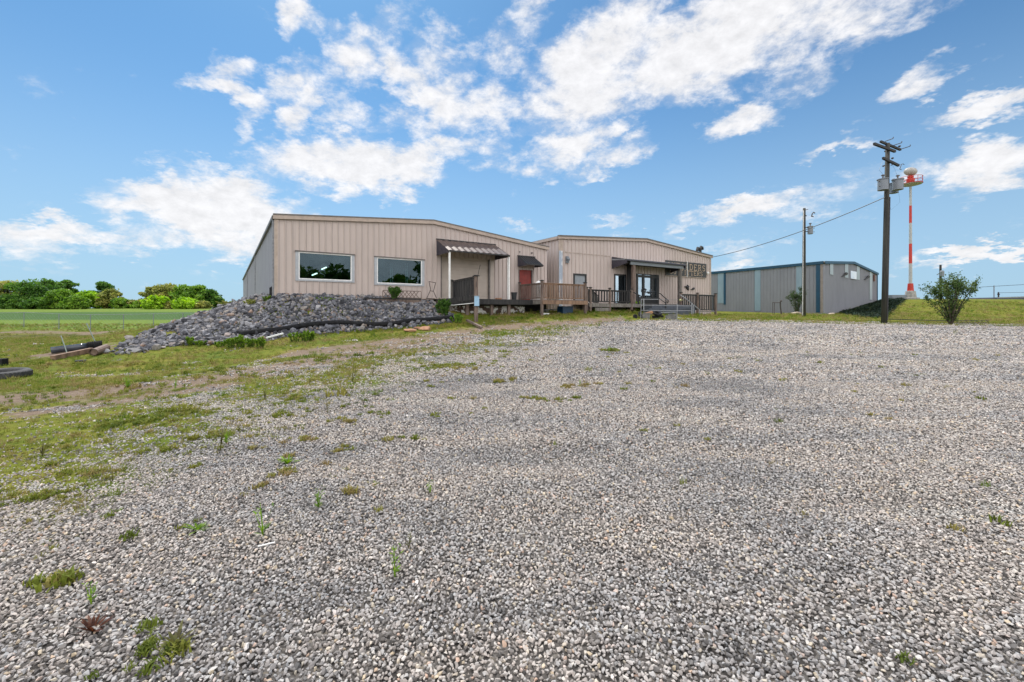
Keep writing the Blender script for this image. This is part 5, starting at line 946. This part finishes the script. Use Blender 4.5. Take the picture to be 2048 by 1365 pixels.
# tyre at the left edge
tmat = M('tyre', (.025,.025,.027), (.06,.06,.06), 12, .75)
g = og(2, 757, .1); mb = MB(); torus(mb, g, .45, .11, Matrix.Rotation(R(3),3,'X'), 40, 12, .95); ty = thing('old_tyre', g, 'worn black tyre lying flat on the grass at the left edge', 'tyre'); mb.build('carcass', tmat, ty, True)
mb = MB()
for k in range(44):
    a = 2*math.pi*k/44; c = g+Vector((.553*math.cos(a), .553*math.sin(a), 0)); mb.box(tuple(c), (.012,.045,.13), a)
mb.build('tread', tmat, ty)
mb = MB(); a = og(-3,733,.05); mb.box(tuple(a+Vector((0,0,.06))), (.3,.3,.22), .4); mb.box(tuple(a+Vector((-.25,.1,.02))), (.3,.2,.16), .9); tag(mb.build('dark_block', rubber), 'dark broken block at the left picture edge above the tyre', 'block')
# chain link fence on the left
fc = thing('chain_link_fence', G(118,None,54), 'long thin chain link fence crossing the green field at left', 'fence'); fence_top = []
for px in (-60,-10,48,118,181,247,307,366,420):
    g = G(px, None, 54-.004*(px)); t_ = Vector((g.x, g.y, g.z+1.85)); fence_top.append(t_); mb = MB(); mb.tube([g-Vector((0,0,.2)), t_], .04, 6); mb.build('post', greypaint, fc)
mb = MB(); mb.tube(fence_top, .022, 5); mb.build('top_rail', galv, fc)
mb = MB()
for a, b in zip(fence_top, fence_top[1:]):
    L_ = (b-a).length; n2 = int(L_/.45)
    for i in range(n2):
        for dz in (1, -1):
            p_ = a.lerp(b, i/n2); q_ = a.lerp(b, min(1, (i+4)/n2)); mb.tube([p_-Vector((0,0,1.8 if dz > 0 else .02)), q_-Vector((0,0,.02 if dz > 0 else 1.8))], .004, 3, cap=False)
mb.build('mesh', galv, fc)
# ------------------------------------------------------------------ foliage
def leafmesh(name, cents, size, mat, droop=0, aspect=1.0, jit=.35):
    """many small leaf faces at the given points (numpy)"""
    n = len(cents); nrm_ = rng.normal(size=(n,3)); nrm_[:,2] += .6; nrm_ /= np.linalg.norm(nrm_, axis=1)[:,None]; t = rng.normal(size=(n,3)); t -= nrm_*(t*nrm_).sum(1)[:,None]; t /= np.linalg.norm(t, axis=1)[:,None]; b = np.cross(nrm_, t)
    s = (size*rng.uniform(1-jit,1+jit,n))[:,None]; v = np.stack([cents-t*s*aspect, cents+b*s*.55+nrm_*s*.12, cents+t*s*aspect, cents-b*s*.55+nrm_*s*.12], 1).reshape(-1,3)
    me = bpy.data.meshes.new(name); me.vertices.add(len(v)); me.vertices.foreach_set('co', v.astype(np.float32).ravel()); f = np.arange(len(v), dtype=np.int32); me.loops.add(len(f)); me.loops.foreach_set('vertex_index', f)
    me.polygons.add(n); me.polygons.foreach_set('loop_start', np.arange(0,4*n,4,dtype=np.int32)); me.polygons.foreach_set('loop_total', np.full(n,4,np.int32)); me.update(calc_edges=True); me.materials.append(mat); return me
bark = M('bark', (.09,.07,.055), (.05,.04,.03), 4, .9, 0, .5, (1,1,.2))
greens = {'dark': Mleaf('foliage_dark', [(.3,(0.038,0.091,0.021)),(.5,(0.078,0.170,0.029)),(.7,(0.144,0.261,0.040))], .25),
 'mid': Mleaf('foliage_mid', [(.3,(0.078,0.170,0.024)),(.5,(0.158,0.285,0.037)),(.7,(0.262,0.387,0.056))], .25),
 'bright': Mleaf('foliage_bright', [(.3,(0.158,0.296,0.024)),(.5,(0.289,0.477,0.037)),(.7,(0.447,0.615,0.060))], .25),
 'olive': Mleaf('foliage_olive', [(.3,(0.144,0.182,0.044)),(.5,(0.262,0.285,0.070)),(.7,(0.420,0.387,0.110))], .25)}
def tree(name, base, h, wd, kind, label, group=None, leaves=3500, leaf=.42, trunk=.16, low=.12, airy=1.0, nclump=26, cat='tree', lift=0):
    o = thing(name, base, label, cat, group); r = random.Random(hash(label) & 0xffff if 0 else int(base.x*13+base.y*7+h*101) & 0xffff)
    cl = []
    for _ in range(nclump):
        a = r.uniform(0, 6.28); z = r.random(); rr_ = wd/2*math.sqrt(max(0, 1-((z-.42)/.6)**2))*math.sqrt(r.random())*.85; cl.append((rr_*math.cos(a), rr_*math.sin(a), h*(low+(1-low)*(z*.88)), wd*r.uniform(.09,.24)*airy))
    cents = []; per = leaves//nclump
    for x, y, z, q_ in cl:
        d = rng.normal(size=(per,3)); d /= np.linalg.norm(d, axis=1)[:,None]; rad = q_*rng.uniform(.35,1.08,per)**.6*np.where(rng.random(per) < .14, rng.uniform(1,1.45,per), 1); d *= rad[:,None]; d[:,2] *= .62; cents.append(d+np.array([x,y,min(z, h-q_*.5)]))
    me = leafmesh('crown', np.concatenate(cents), leaf, greens[kind] if isinstance(kind, str) else kind); c = bpy.data.objects.new('crown', me); sc.collection.objects.link(c); c.parent = o
    mb = MB(); tr_ = h*.028+.06; top = Vector((0,0,h*.72)); b = base; mb.tube([b-Vector((0,0,.3)), b+Vector((.02*h,0,h*.3)), b+top], [tr_,tr_*.75,tr_*.25], 8)
    for x, y, z, q_ in cl[::2]: s_ = Vector((.01*h,0,min(z*.55,h*.5))); mb.tube([b+s_, b+s_.lerp(Vector((x,y,z)), .6)+Vector((0,0,-.03*h)), b+Vector((x,y,z))], [tr_*.4,tr_*.25,tr_*.08], 5)
    mb.build('trunk', bark, o); return o
def tspec(px, pyt, wpx, D, kind, label, **k):
    g = G(px, None, D); h = EYE+(HY-pyt)/FPX*D-g.z; return tree('tree', g, h, wpx/FPX*D, kind, label, 'trees beyond the green field', **k)
T = [(8,560,78,150,'olive','yellowish green tree at the far left edge of the tree row'),(-45,556,90,150,'mid','tree cut by the left picture edge'),
 (58,559,84,146,'dark','dark round tree second from the left of the tree row'),(100,558,70,152,'dark','dark broad tree with tall crown in the left tree clump'),(136,556,44,160,'dark','airy tall evergreen rising above the left tree clump'),
 (122,578,60,143,'mid','lower bushy tree in front of the airy evergreen'),(150,592,44,140,'mid','small round green tree at the right foot of the left clump'),(178,582,48,150,'bright','bright green tree between the evergreen and the tall round one'),
 (205,560,46,158,'dark','tall round topped dark tree standing alone left of the gap'),(222,578,46,150,'olive','pale olive tree at the right foot of the tall round one'),(240,597,34,148,'mid','low shrubby tree at the left of the sky gap'),
 (262,601,36,152,'olive','small tree with thin crown in the sky gap'),(282,604,34,150,'mid','low tree at the right of the sky gap'),(308,570,52,152,'olive','airy yellow green tree at the left of the right clump'),(335,566,60,155,'olive','wide yellow green tree in the middle of the right clump'),
 (314,592,50,140,'bright','bright green round tree low in front of the right clump'),(368,568,52,153,'mid','tall green tree with gaps in the right clump'),(392,568,54,152,'mid','rounded green tree near the right of the right clump'),
 (372,596,50,141,'bright','pale green bushy tree low in the right clump'),(345,602,36,142,'olive','low olive shrub tree between the two bright ones'),(418,578,48,156,'dark','dark tree at the right end of the tree row'),(437,592,30,158,'dark','small dark tree touching the rock mound at right'),
 (400,603,40,143,'olive','low pale shrub tree before the dark right end'),(30,592,60,142,'dark','low dark tree in front of the second tree from left'),(80,596,60,141,'dark','low shaded tree at the foot of the left clump')]
for px, pyt, wpx, D, kd, lb in T: tspec(px, pyt, wpx, D, kd, lb, leaves=5200, airy=.6 if 'airy' in lb else .74, leaf=.4, low=.05, nclump=64)
# trees on the far side of the lot, reflected in the shop windows
for i, (x, y, h, wd, kd) in enumerate(((34,-52,16,14,'dark'),(42,-50,15,13,'dark'),(50,-46,15,14,'mid'),(57,-43,14,13,'dark'),(64,-40,13,13,'dark'),(72,-36,13,12,'mid'),(79,-33,17,14,'dark'),(87,-30,18,13,'dark'),(95,-27,17,14,'mid'),(103,-23,19,14,'dark'),(111,-19,18,15,'dark'),(119,-14,17,14,'mid'),(127,-9,19,16,'dark'),(135,-4,12,12,'dark'),(24,-56,14,13,'dark'),(14,-60,12,13,'mid'))):
    tree('tree', Vector((x, y, H(x, y))), h, wd, kd, 'dark tree row reflected in the two shop windows', 'trees reflected in the shop windows', leaves=1300, leaf=.7, nclump=18, low=.02)
def tuftmesh0(seed, mat):
    r_ = np.random.default_rng(seed); c = r_.normal(0, .42, (90, 3)); c[:, 2] = r_.uniform(0, 1, 90)*np.clip(1.1-np.hypot(c[:, 0], c[:, 1]), .1, 1); return leafmesh('leaf_tuft', c, .16, mat)
# leafy V-shaped bushes
def vbush(name, base, h, wd, mat, label, nst=14, leaves=2600, leaf=.06, seed=1, cat='bush', lowclear=.12, group=None, spread=1.0, root=0):
    o = thing(name, base, label, cat, group); r = random.Random(seed); mb = MB(); cents = []
    for k in range(nst):
        a = 2*math.pi*k/nst+r.uniform(-.3,.3); rr_ = wd/2*r.uniform(.25,1)*spread; hh = h*r.uniform(.7,1) if rr_ < wd*.32 else h*r.uniform(.5,.88)
        tip = Vector((rr_*math.cos(a), rr_*math.sin(a), hh)); mid = Vector((tip.x*.42, tip.y*.42, hh*.5)); ro = Vector((tip.x*root, tip.y*root, 0)); mid = mid+ro*.5; mb.tube([base+ro-Vector((0,0,.05)), base+mid, base+tip], [h*.008+.008,h*.006+.004,.004], 5)
        for j in range(3):
            t = r.uniform(.35,.8); s_ = mid.lerp(tip, t); e_ = s_+Vector((r.gauss(0,.1),r.gauss(0,.1),r.uniform(.05,.2)))*h*.7; mb.tube([base+s_, base+e_], [.006,.003], 4)
            q_ = rng.uniform(0,1,leaves//nst//4); cents.append(np.array(s_)+np.outer(q_, np.array(e_-s_))+rng.normal(0,h*.022,(len(q_),3)))
        q_ = rng.uniform(lowclear,1.02,leaves//nst//2); pth = np.where(q_[:,None] < .5, np.array(ro)+np.outer(q_*2, np.array(mid-ro)), np.array(mid)+np.outer(q_*2-1, np.array(tip-mid))); cents.append(pth+rng.normal(0,h*.028,(len(q_),3)))
    me = leafmesh('foliage', np.concatenate(cents), leaf, mat, aspect=1.1); c = bpy.data.objects.new('foliage', me); sc.collection.objects.link(c); c.parent = o; mb.build('stems', bark, o); return o
bushg = Mleaf('bush_leaf', [(.3,(.035,.07,.02)),(.5,(.075,.125,.035)),(.7,(.15,.2,.07))], 1.2); bushd = Mleaf('bush_leaf_dark', [(.3,(.02,.045,.02)),(.5,(.05,.085,.035)),(.7,(.11,.14,.06))], 1.5)
weedg = Mleaf('weed_leaf', [(.3,(.06,.13,.012)),(.5,(.15,.26,.02)),(.7,(.27,.36,.05))], 1.5)
b = on_ground(1902, 650, 15, 45); vbush('leafy_bush', b, (650-546)/FPX*b.y, 88/FPX*b.y, bushg, 'large airy green bush on the grass right of the tall utility pole', nst=26, leaves=5200, leaf=.055, seed=4)
b = on_ground(1594, 629, 20, 50); vbush('slender_bush', b, (627-572)/FPX*b.y, 50/FPX*b.y, bushd, 'dark V shaped bush behind the foot of the small utility pole', nst=13, leaves=2400, leaf=.06, seed=9)
b = FA.w(FA.s(789,1.25), 1.25, FLA-.1); vbush('dark_shrub', b, .78, .72, greens['dark'], 'small dark shrub growing out of the rocks under the right shop window', nst=20, leaves=1500, leaf=.045, seed=3, lowclear=.1, root=.15, spread=1.15)
for i, (px, py, hp, wp, kd, lb) in enumerate(((1240,621,17,42,'dark','dark green shrub below the store deck railing'),(1272,625,22,24,'bright','yellow green shrub at the foot of the porch post'),(1215,622,9,22,'mid','low green plant left of the dark deck shrub'))):
    b = on_ground(px, py, 20, 45); vbush('deck_shrub', b, hp/FPX*b.y, wp/FPX*b.y, greens[kd], lb, nst=18, leaves=2600, leaf=.06, seed=20+i, lowclear=0, root=.7, cat='shrub')
b = on_ground(888, 632, 18, 32); vbush('corner_shrub', b, .95, 1.1, greens['dark'], 'dark green shrub between the rock mound and the dock', nst=18, leaves=2600, leaf=.05, seed=31, lowclear=0, root=.6, cat='shrub')
b = on_ground(915, 645, 18, 32); vbush('corner_shrub', b, .5, .9, greens['mid'], 'low green shrub at the right tip of the rock mound', nst=14, leaves=1600, leaf=.045, seed=32, lowclear=0, root=.6, cat='shrub')
W = [(380,691,17,18,'bushy weed at the left of the mound foot'),(400,692,12,16,'low weed right of the leftmost bushy weed'),(462,697,22,20,'tall green weed before the rocks left of the white stake'),(480,696,26,18,'tallest green weed at the mound foot'),(500,696,20,18,'green weed touching the left end of the drain sock'),
     (521,697,24,16,'dark green weed by the white stake'),(590,684,20,22,'bright weed clump below the sock, left one'),(612,683,22,18,'bright weed clump below the sock, middle one'),(623,681,18,14,'small weed right of the bright clump'),(440,694,12,20,'low pale weed left of the tall weeds'),
     (650,602,8,30,'green creeper on the top of the rocks under the left shop window'),(500,612,14,20,'yellow weed on the mound below the building corner'),(455,612,10,34,'dry yellow weeds on the mound ridge'),(535,604,12,16,'green weed on the rocks beside the building corner')]
for i, (px, py, hp, wp, lb) in enumerate(W):
    b = on_ground(px, py, 10, 32); vbush('tall_weed', b, hp/FPX*b.y, wp/FPX*b.y*1.1, greens['olive'] if 'yellow' in lb else weedg, lb, nst=15, leaves=1100, leaf=.03, seed=50+i, lowclear=0, root=.5, spread=1.3, cat='weed', group='weeds around the rock mound')
# dark leafy tufts scattered over the left end of the bank
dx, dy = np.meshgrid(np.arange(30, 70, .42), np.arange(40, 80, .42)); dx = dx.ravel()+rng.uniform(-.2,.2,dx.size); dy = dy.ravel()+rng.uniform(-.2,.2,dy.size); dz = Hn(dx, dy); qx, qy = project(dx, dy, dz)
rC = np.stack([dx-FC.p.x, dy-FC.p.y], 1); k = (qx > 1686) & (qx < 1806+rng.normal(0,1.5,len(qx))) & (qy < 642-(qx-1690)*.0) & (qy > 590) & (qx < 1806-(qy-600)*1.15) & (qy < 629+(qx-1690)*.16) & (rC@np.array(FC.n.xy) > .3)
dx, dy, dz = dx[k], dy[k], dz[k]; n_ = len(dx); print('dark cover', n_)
darkb = Mleaf('dark_tuft_leaf', [(.3,(.006,.014,.007)),(.5,(.012,.028,.011)),(.68,(.03,.052,.018))], 1.5, trans=.1); dark_tuft_set = [tuftmesh0(800+i, darkb) for i in range(3)]
scatter('dark_tufts', np.stack([dx,dy,dz-.03],1), np.stack([np.zeros(n_),np.zeros(n_),rng.uniform(0,6.28,n_)],1), np.stack([rng.uniform(.5,.8,n_)]*2+[rng.uniform(.25,.42,n_)],1), rng.integers(0,3,n_), dark_tuft_set, 'dark low leafy tufts on the bank beside the warehouse', 'ground cover')
# ------------------------------------------------------------------ weeds standing in the gravel
def weedmesh(seed, kind, mat):
    r = random.Random(seed); mb = MB()
    nst = {'stalk':3,'rosette':24,'sprig':6}[kind]
    for k in range(nst):
        a = 2*math.pi*k/nst+r.uniform(-.4,.4)
        if kind == 'rosette': e_ = r.uniform(.25,1.1); c_, s1_ = math.cos(e_), math.sin(e_); ln = r.uniform(.45,1); segs = [(0,0),(.3*c_*ln,.34*s1_*ln),(.65*c_*ln,.7*s1_*ln),(.95*c_*ln,.9*s1_*ln)]; wds = [.012,.045,.05,.004]
        else:
            ln = r.uniform(.1,.35); segs = [(0,0),(ln*.3,.35),(ln*.7,.7),(ln,r.uniform(.85,1.05))]; wds = [.02,.02,.015,.005]
        s_ = r.uniform(.75,1.1); pr_ = None
        for (x, z), w_ in zip(segs, wds):
            p = Vector((x*math.cos(a), x*math.sin(a), z))*s_; sd_ = Vector((-math.sin(a), math.cos(a), 0))*w_
            if pr_: mb.add([pr_[0]-pr_[1], pr_[0]+pr_[1], p+sd_, p-sd_], [(0,1,2,3)])
            pr_ = (p, sd_)
        if kind != 'rosette':
            for j in range(9):
                t = r.uniform(.08,1); i0 = min(2, int(t*3)); f = t*3-i0; x = segs[i0][0]*(1-f)+segs[i0+1][0]*f; z = segs[i0][1]*(1-f)+segs[i0+1][1]*f; p = Vector((x*math.cos(a), x*math.sin(a), z))*s_
                b_ = r.uniform(0,6.28); L_ = r.uniform(.14,.26)*(1.1-.5*t); d = Vector((math.cos(b_), math.sin(b_), .5))*L_; sd_ = Vector((-math.sin(b_), math.cos(b_), 0))*L_*.2; mb.add([p, p+d*.5+sd_, p+d, p+d*.5-sd_], [(0,1,2,3)])
    me = bpy.data.meshes.new('weed'); me.from_pydata([tuple(v) for v in mb.v], [], mb.f); me.materials.append(mat); return me
redleaf = Mleaf('red_weed', [(.3,(.05,.018,.012)),(.6,(.11,.04,.02))], 4); brownleaf = Mleaf('brown_weed', [(.3,(.07,.06,.02)),(.6,(.13,.13,.04))], 4)
GW = [(790,1158,40,'stalk',weedg,'upright green stalk weed in the gravel near the bottom centre'),(817,1100,26,'stalk',brownleaf,'small weed with dark stem just above the bottom centre weed'),(526,1075,44,'stalk',weedg,'tall green weed with reddish base in the lower left gravel'),(185,1268,26,'rosette',redleaf,'dark red leaf rosette at the lower left'),
 (350,1290,30,'rosette',brownleaf,'brown green leaf rosette right of the red one'),(860,990,16,'sprig',weedg,'small green sprig right of the lower left weeds'),(636,1020,26,'sprig',weedg,'branching green sprig in the middle left gravel'),(183,1215,34,'stalk',weedg,'thin green stalk weed above the red rosette'),
 (440,905,36,'stalk',brownleaf,'tall olive weed at the left gravel border'),(452,890,20,'sprig',weedg,'bushy sprig beside the tall olive weed'),(655,828,18,'stalk',brownleaf,'forked pale weed in the middle of the gravel'),(705,765,24,'stalk',brownleaf,'weed cluster on the gravel border below the orange slab'),(745,752,20,'stalk',brownleaf,'thin weed right of the border weed cluster'),
 (478,865,12,'sprig',brownleaf,'low brown sprig above the tall olive weed'),(395,1062,20,'rosette',weedg,'green leafy rosette above the lower left stalk'),(575,930,18,'rosette',weedg,'low rosette on the mossy patch'),(1160,772,9,'sprig',weedg,'tiny sprig in the gravel at the centre'),(1218,705,8,'sprig',weedg,'tiny yellow sprig in the upper centre gravel'),
 (85,915,22,'sprig',brownleaf,'brown weed on the border near the left edge'),(225,965,16,'stalk',brownleaf,'short brown stalk above the mossy strip'),(530,800,14,'sprig',brownleaf,'reddish sprig at the upper gravel border'),(350,780,16,'stalk',weedg,'green weed in the bare soil track'),(255,780,20,'sprig',weedg,'bright weed left in the grass border'),(620,772,12,'stalk',brownleaf,'small stalk left of the border weed cluster')]
for i, (px, py, hp, kd, mt_, lb) in enumerate(GW):
    hp *= 1.6; b = on_ground(px, py, 1.2, 30); me_ = weedmesh(600+i, kd, mt_); o = bpy.data.objects.new('gravel_weed', me_); sc.collection.objects.link(o); o.location = b; s_ = hp/FPX*b.y; k = 1.25 if kd == 'rosette' else 1.0; o.scale = (s_*k,s_*k,s_); o.rotation_euler = (0,0,i*1.3); tag(o, lb, 'weed', 'weeds growing through the gravel')
mb = MB(); a, b_ = on_ground(516,1103,1.5,8), on_ground(550,1097,1.5,8); mb.beam(a+Vector((0,0,.03)), b_+Vector((0,0,.035)), .006, .006); tag(mb.build('white_straw', white), 'thin white straw lying on the gravel near the tall green weed', 'straw')
# ------------------------------------------------------------------ grass
def tuftmesh(seed, mat, n=14, spread=.5, wide=.05, bend=.5):
    r = random.Random(seed); mb = MB()
    for k in range(n):
        a = r.uniform(0,6.28); q_ = math.sqrt(r.random())*spread; x, y = q_*math.cos(r.uniform(0,6.28)), q_*math.sin(r.uniform(0,6.28)); h = r.uniform(.5,1); bn = r.uniform(.1,bend); w_ = wide*r.uniform(.7,1.3)
        sx_, sy_ = -math.sin(a)*w_, math.cos(a)*w_; b = Vector((x,y,0)); m = b+Vector((math.cos(a)*bn*.35, math.sin(a)*bn*.35, h*.6)); t = b+Vector((math.cos(a)*bn, math.sin(a)*bn, h)); s_ = Vector((sx_,sy_,0))
        mb.add([b-s_, b+s_, m+s_*.8, m-s_*.8, t], [(0,1,2,3),(3,2,4)])
    me = bpy.data.meshes.new('tuft'); me.from_pydata([tuple(v) for v in mb.v], [], mb.f); me.materials.append(mat); return me
def Mblade(name, stops):
    m = bpy.data.materials.new(name); t, N, L, B = nodes(m); B.inputs['Roughness'].default_value = .7; B.inputs['Specular IOR Level'].default_value = .2
    oi = N.new('ShaderNodeObjectInfo'); n = noisetex(N, L, .5, 4, .65, coord='Object')
    geo = N.new('ShaderNodeNewGeometry'); nz_ = N.new('ShaderNodeTexNoise'); nz_.inputs['Scale'].default_value = .7; nz_.inputs['Detail'].default_value = 5; L.new(geo.outputs['Position'], nz_.inputs[0])
    a = mth(N, L, 'ADD', mth(N, L, 'MULTIPLY', oi.outputs['Random'], .3), mth(N, L, 'MULTIPLY', nz_.outputs[0], .95)); r = ramp(N, stops); L.new(a, r.inputs[0]); L.new(r.outputs[0], B.inputs[0])
    tr = N.new('ShaderNodeBsdfTranslucent'); mx = N.new('ShaderNodeMixShader'); mx.inputs[0].default_value = .3; L.new(r.outputs[0], tr.inputs[0]); L.new(B.outputs[0], mx.inputs[1]); L.new(tr.outputs[0], mx.inputs[2]); L.new(mx.outputs[0], N['Material Output'].inputs[0]); return m
blade = Mblade('grass_blade', [(.35,(.06,.115,.012)),(.48,(.12,.185,.016)),(.6,(.2,.225,.03)),(.75,(.28,.22,.09))]); blade2 = Mblade('moss_blade', [(.35,(.08,.115,.015)),(.55,(.16,.19,.022)),(.7,(.25,.23,.05)),(.85,(.26,.19,.08))])
tufts = [tuftmesh(700+i, blade, 16, .55, .035, .6) for i in range(5)]; moss = [tuftmesh(750+i, blade2, 22, .8, .1, .9) for i in range(4)]
gx, gy, gh = [], [], []
for y0_, y1_, pt_, h_ in ((2.5,9,.085,.045),(9,20,.13,.07),(20,34,.2,.1),(34,62,.42,.16)):
    a, b = wedge_grid(y0_, y1_, pt_, 1.2, .5); gx.append(a); gy.append(b); gh.append(np.full(len(a), h_))
gx, gy, gh = map(np.concatenate, (gx, gy, gh)); gzz = Hn(gx, gy); zone = gravel_zone(gx, gy, gzz); soil = soil_amount(gx, gy, gzz); ppx, ppy = project(gx, gy, gzz)
nz = npnoise(gx+500, gy+500, 1.3, 3); nzf = npnoise(gx+500, gy+500, 9, 5); nzb = npnoise(gx+900, gy+300, .5, 8)
val = -(zone*.8+(nz-.5)*5.5+(nzf-.5)*4-.3); keep = (val > rng.uniform(-.3,.6,len(gx))) & (soil+(nz-.5)*2.2 < .62+rng.normal(0,.12,len(gx)))
dens = np.clip(.35+(nzb-.35)*2.2, .15, 1); keep &= rng.random(len(gx)) < dens; keep &= ~((gx < -12) & (gy > 34) & (gy < 50) & (rng.random(len(gx)) < .6))
rel = np.stack([gx-FA.p.x, gy-FA.p.y], 1); sA = rel@np.array(FA.a.xy); nA = rel@np.array(FA.n.xy); keep &= ~((nA < 0.1) & (sA > 0)); relB = np.stack([gx-FB.p.x, gy-FB.p.y], 1); keep &= ~((relB@np.array(FB.n.xy) < .1) & (relB@np.array(FB.a.xy) > 0) & (relB@np.array(FB.a.xy) < FB.L))
onm = (ppx > 230) & (ppx < 905) & (ppy > np.interp(ppx, UP[:,0], UP[:,1])) & (ppy < np.interp(ppx, LO[:,0], LO[:,1])-2); keep &= ~(onm & ((ppx > 520) | (rng.random(len(gx)) < .75)))
near_wall = (nA > .1) & (nA < 5.5) & (sA > 10) & (sA < 30)
gx, gy, gh, gzz, nw = gx[keep], gy[keep], gh[keep], gzz[keep], near_wall[keep]; n_ = len(gx); print('grass', n_)
hh = gh*rng.lognormal(0,.35,n_)*np.where(nw, 1.5, 1); wdt = gh*rng.uniform(1.3,2.2,n_)
scatter('grass', np.stack([gx,gy,gzz-.005],1), np.stack([np.zeros(n_),np.zeros(n_),rng.uniform(0,6.28,n_)],1), np.stack([wdt,wdt,hh],1), rng.integers(0,5,n_), tufts, 'short patchy yellow green grass around the gravel lot', 'grass')
# low moss-like weeds in patches on the gravel
PT = [(575,925,42,14),(440,1005,30,9),(270,955,60,8),(60,1000,90,16),(200,950,60,10),(150,930,60,8),(320,905,40,8),(500,900,30,5),(590,885,40,5),(470,870,30,8),(690,845,40,5),(750,830,30,4),(690,900,24,7),(820,880,34,5),(760,885,24,5),(870,835,20,4),(1100,800,60,5),(980,822,22,4),(1140,775,40,4),(900,735,60,5),
      (205,1085,34,8),(385,1055,24,5),(235,1155,16,5),(90,1110,50,8),(60,1045,40,12),(280,1335,70,14),(340,1310,30,8),(300,1310,30,7),(110,1165,40,7),(560,950,20,5),(420,880,40,7),(350,830,60,8),(250,850,90,8),(560,835,40,5),(1010,765,24,3),(1220,703,18,2),(600,800,40,5),(520,975,22,5),(380,940,30,5),(690,985,14,3),(800,1030,12,4),(280,1270,16,5),(20,900,60,14)]
mxp, myp, mss = [], [], []
for px, py, rx, ry in PT:
    c = on_ground(px, py, 1.3, 30); rxw = rx/FPX*c.y; ryw = max(.05, ry/FPX*c.y*c.y/EYE); n2 = int(min(1000, max(12, rxw*ryw*3.14*330))); a = rng.normal(0,.55,n2)*rxw+c.x; b = rng.normal(0,.55,n2)*ryw+c.y; k = npnoise(a+70, b+70, 11, 2) > .54; mxp.append(a[k]); myp.append(b[k]); mss.append(np.full(k.sum(), .022+.0026*c.y))
a, b = wedge_grid(1.6, 14, .22); pz_ = Hn(a, b); zn_ = gravel_zone(a, b, pz_); k = (rng.random(len(a)) < np.clip(.55-zn_*.17, .012, .5)) & (npnoise(a+200, b+200, .8, 6) > .5); mxp.append(a[k]); myp.append(b[k]); mss.append(.024+.003*b[k])
mxp, myp, mss = map(np.concatenate, (mxp, myp, mss)); n_ = len(mxp); mss = mss*rng.lognormal(0,.3,n_); print('moss', n_)
scatter('ground_weeds', np.stack([mxp,myp,Hn(mxp,myp)+.012],1), np.stack([np.zeros(n_),np.zeros(n_),rng.uniform(0,6.28,n_)],1), np.stack([mss*1.3,mss*1.3,mss],1), rng.integers(0,4,n_), moss, 'low mossy green weeds creeping in patches over the gravel', 'ground cover')
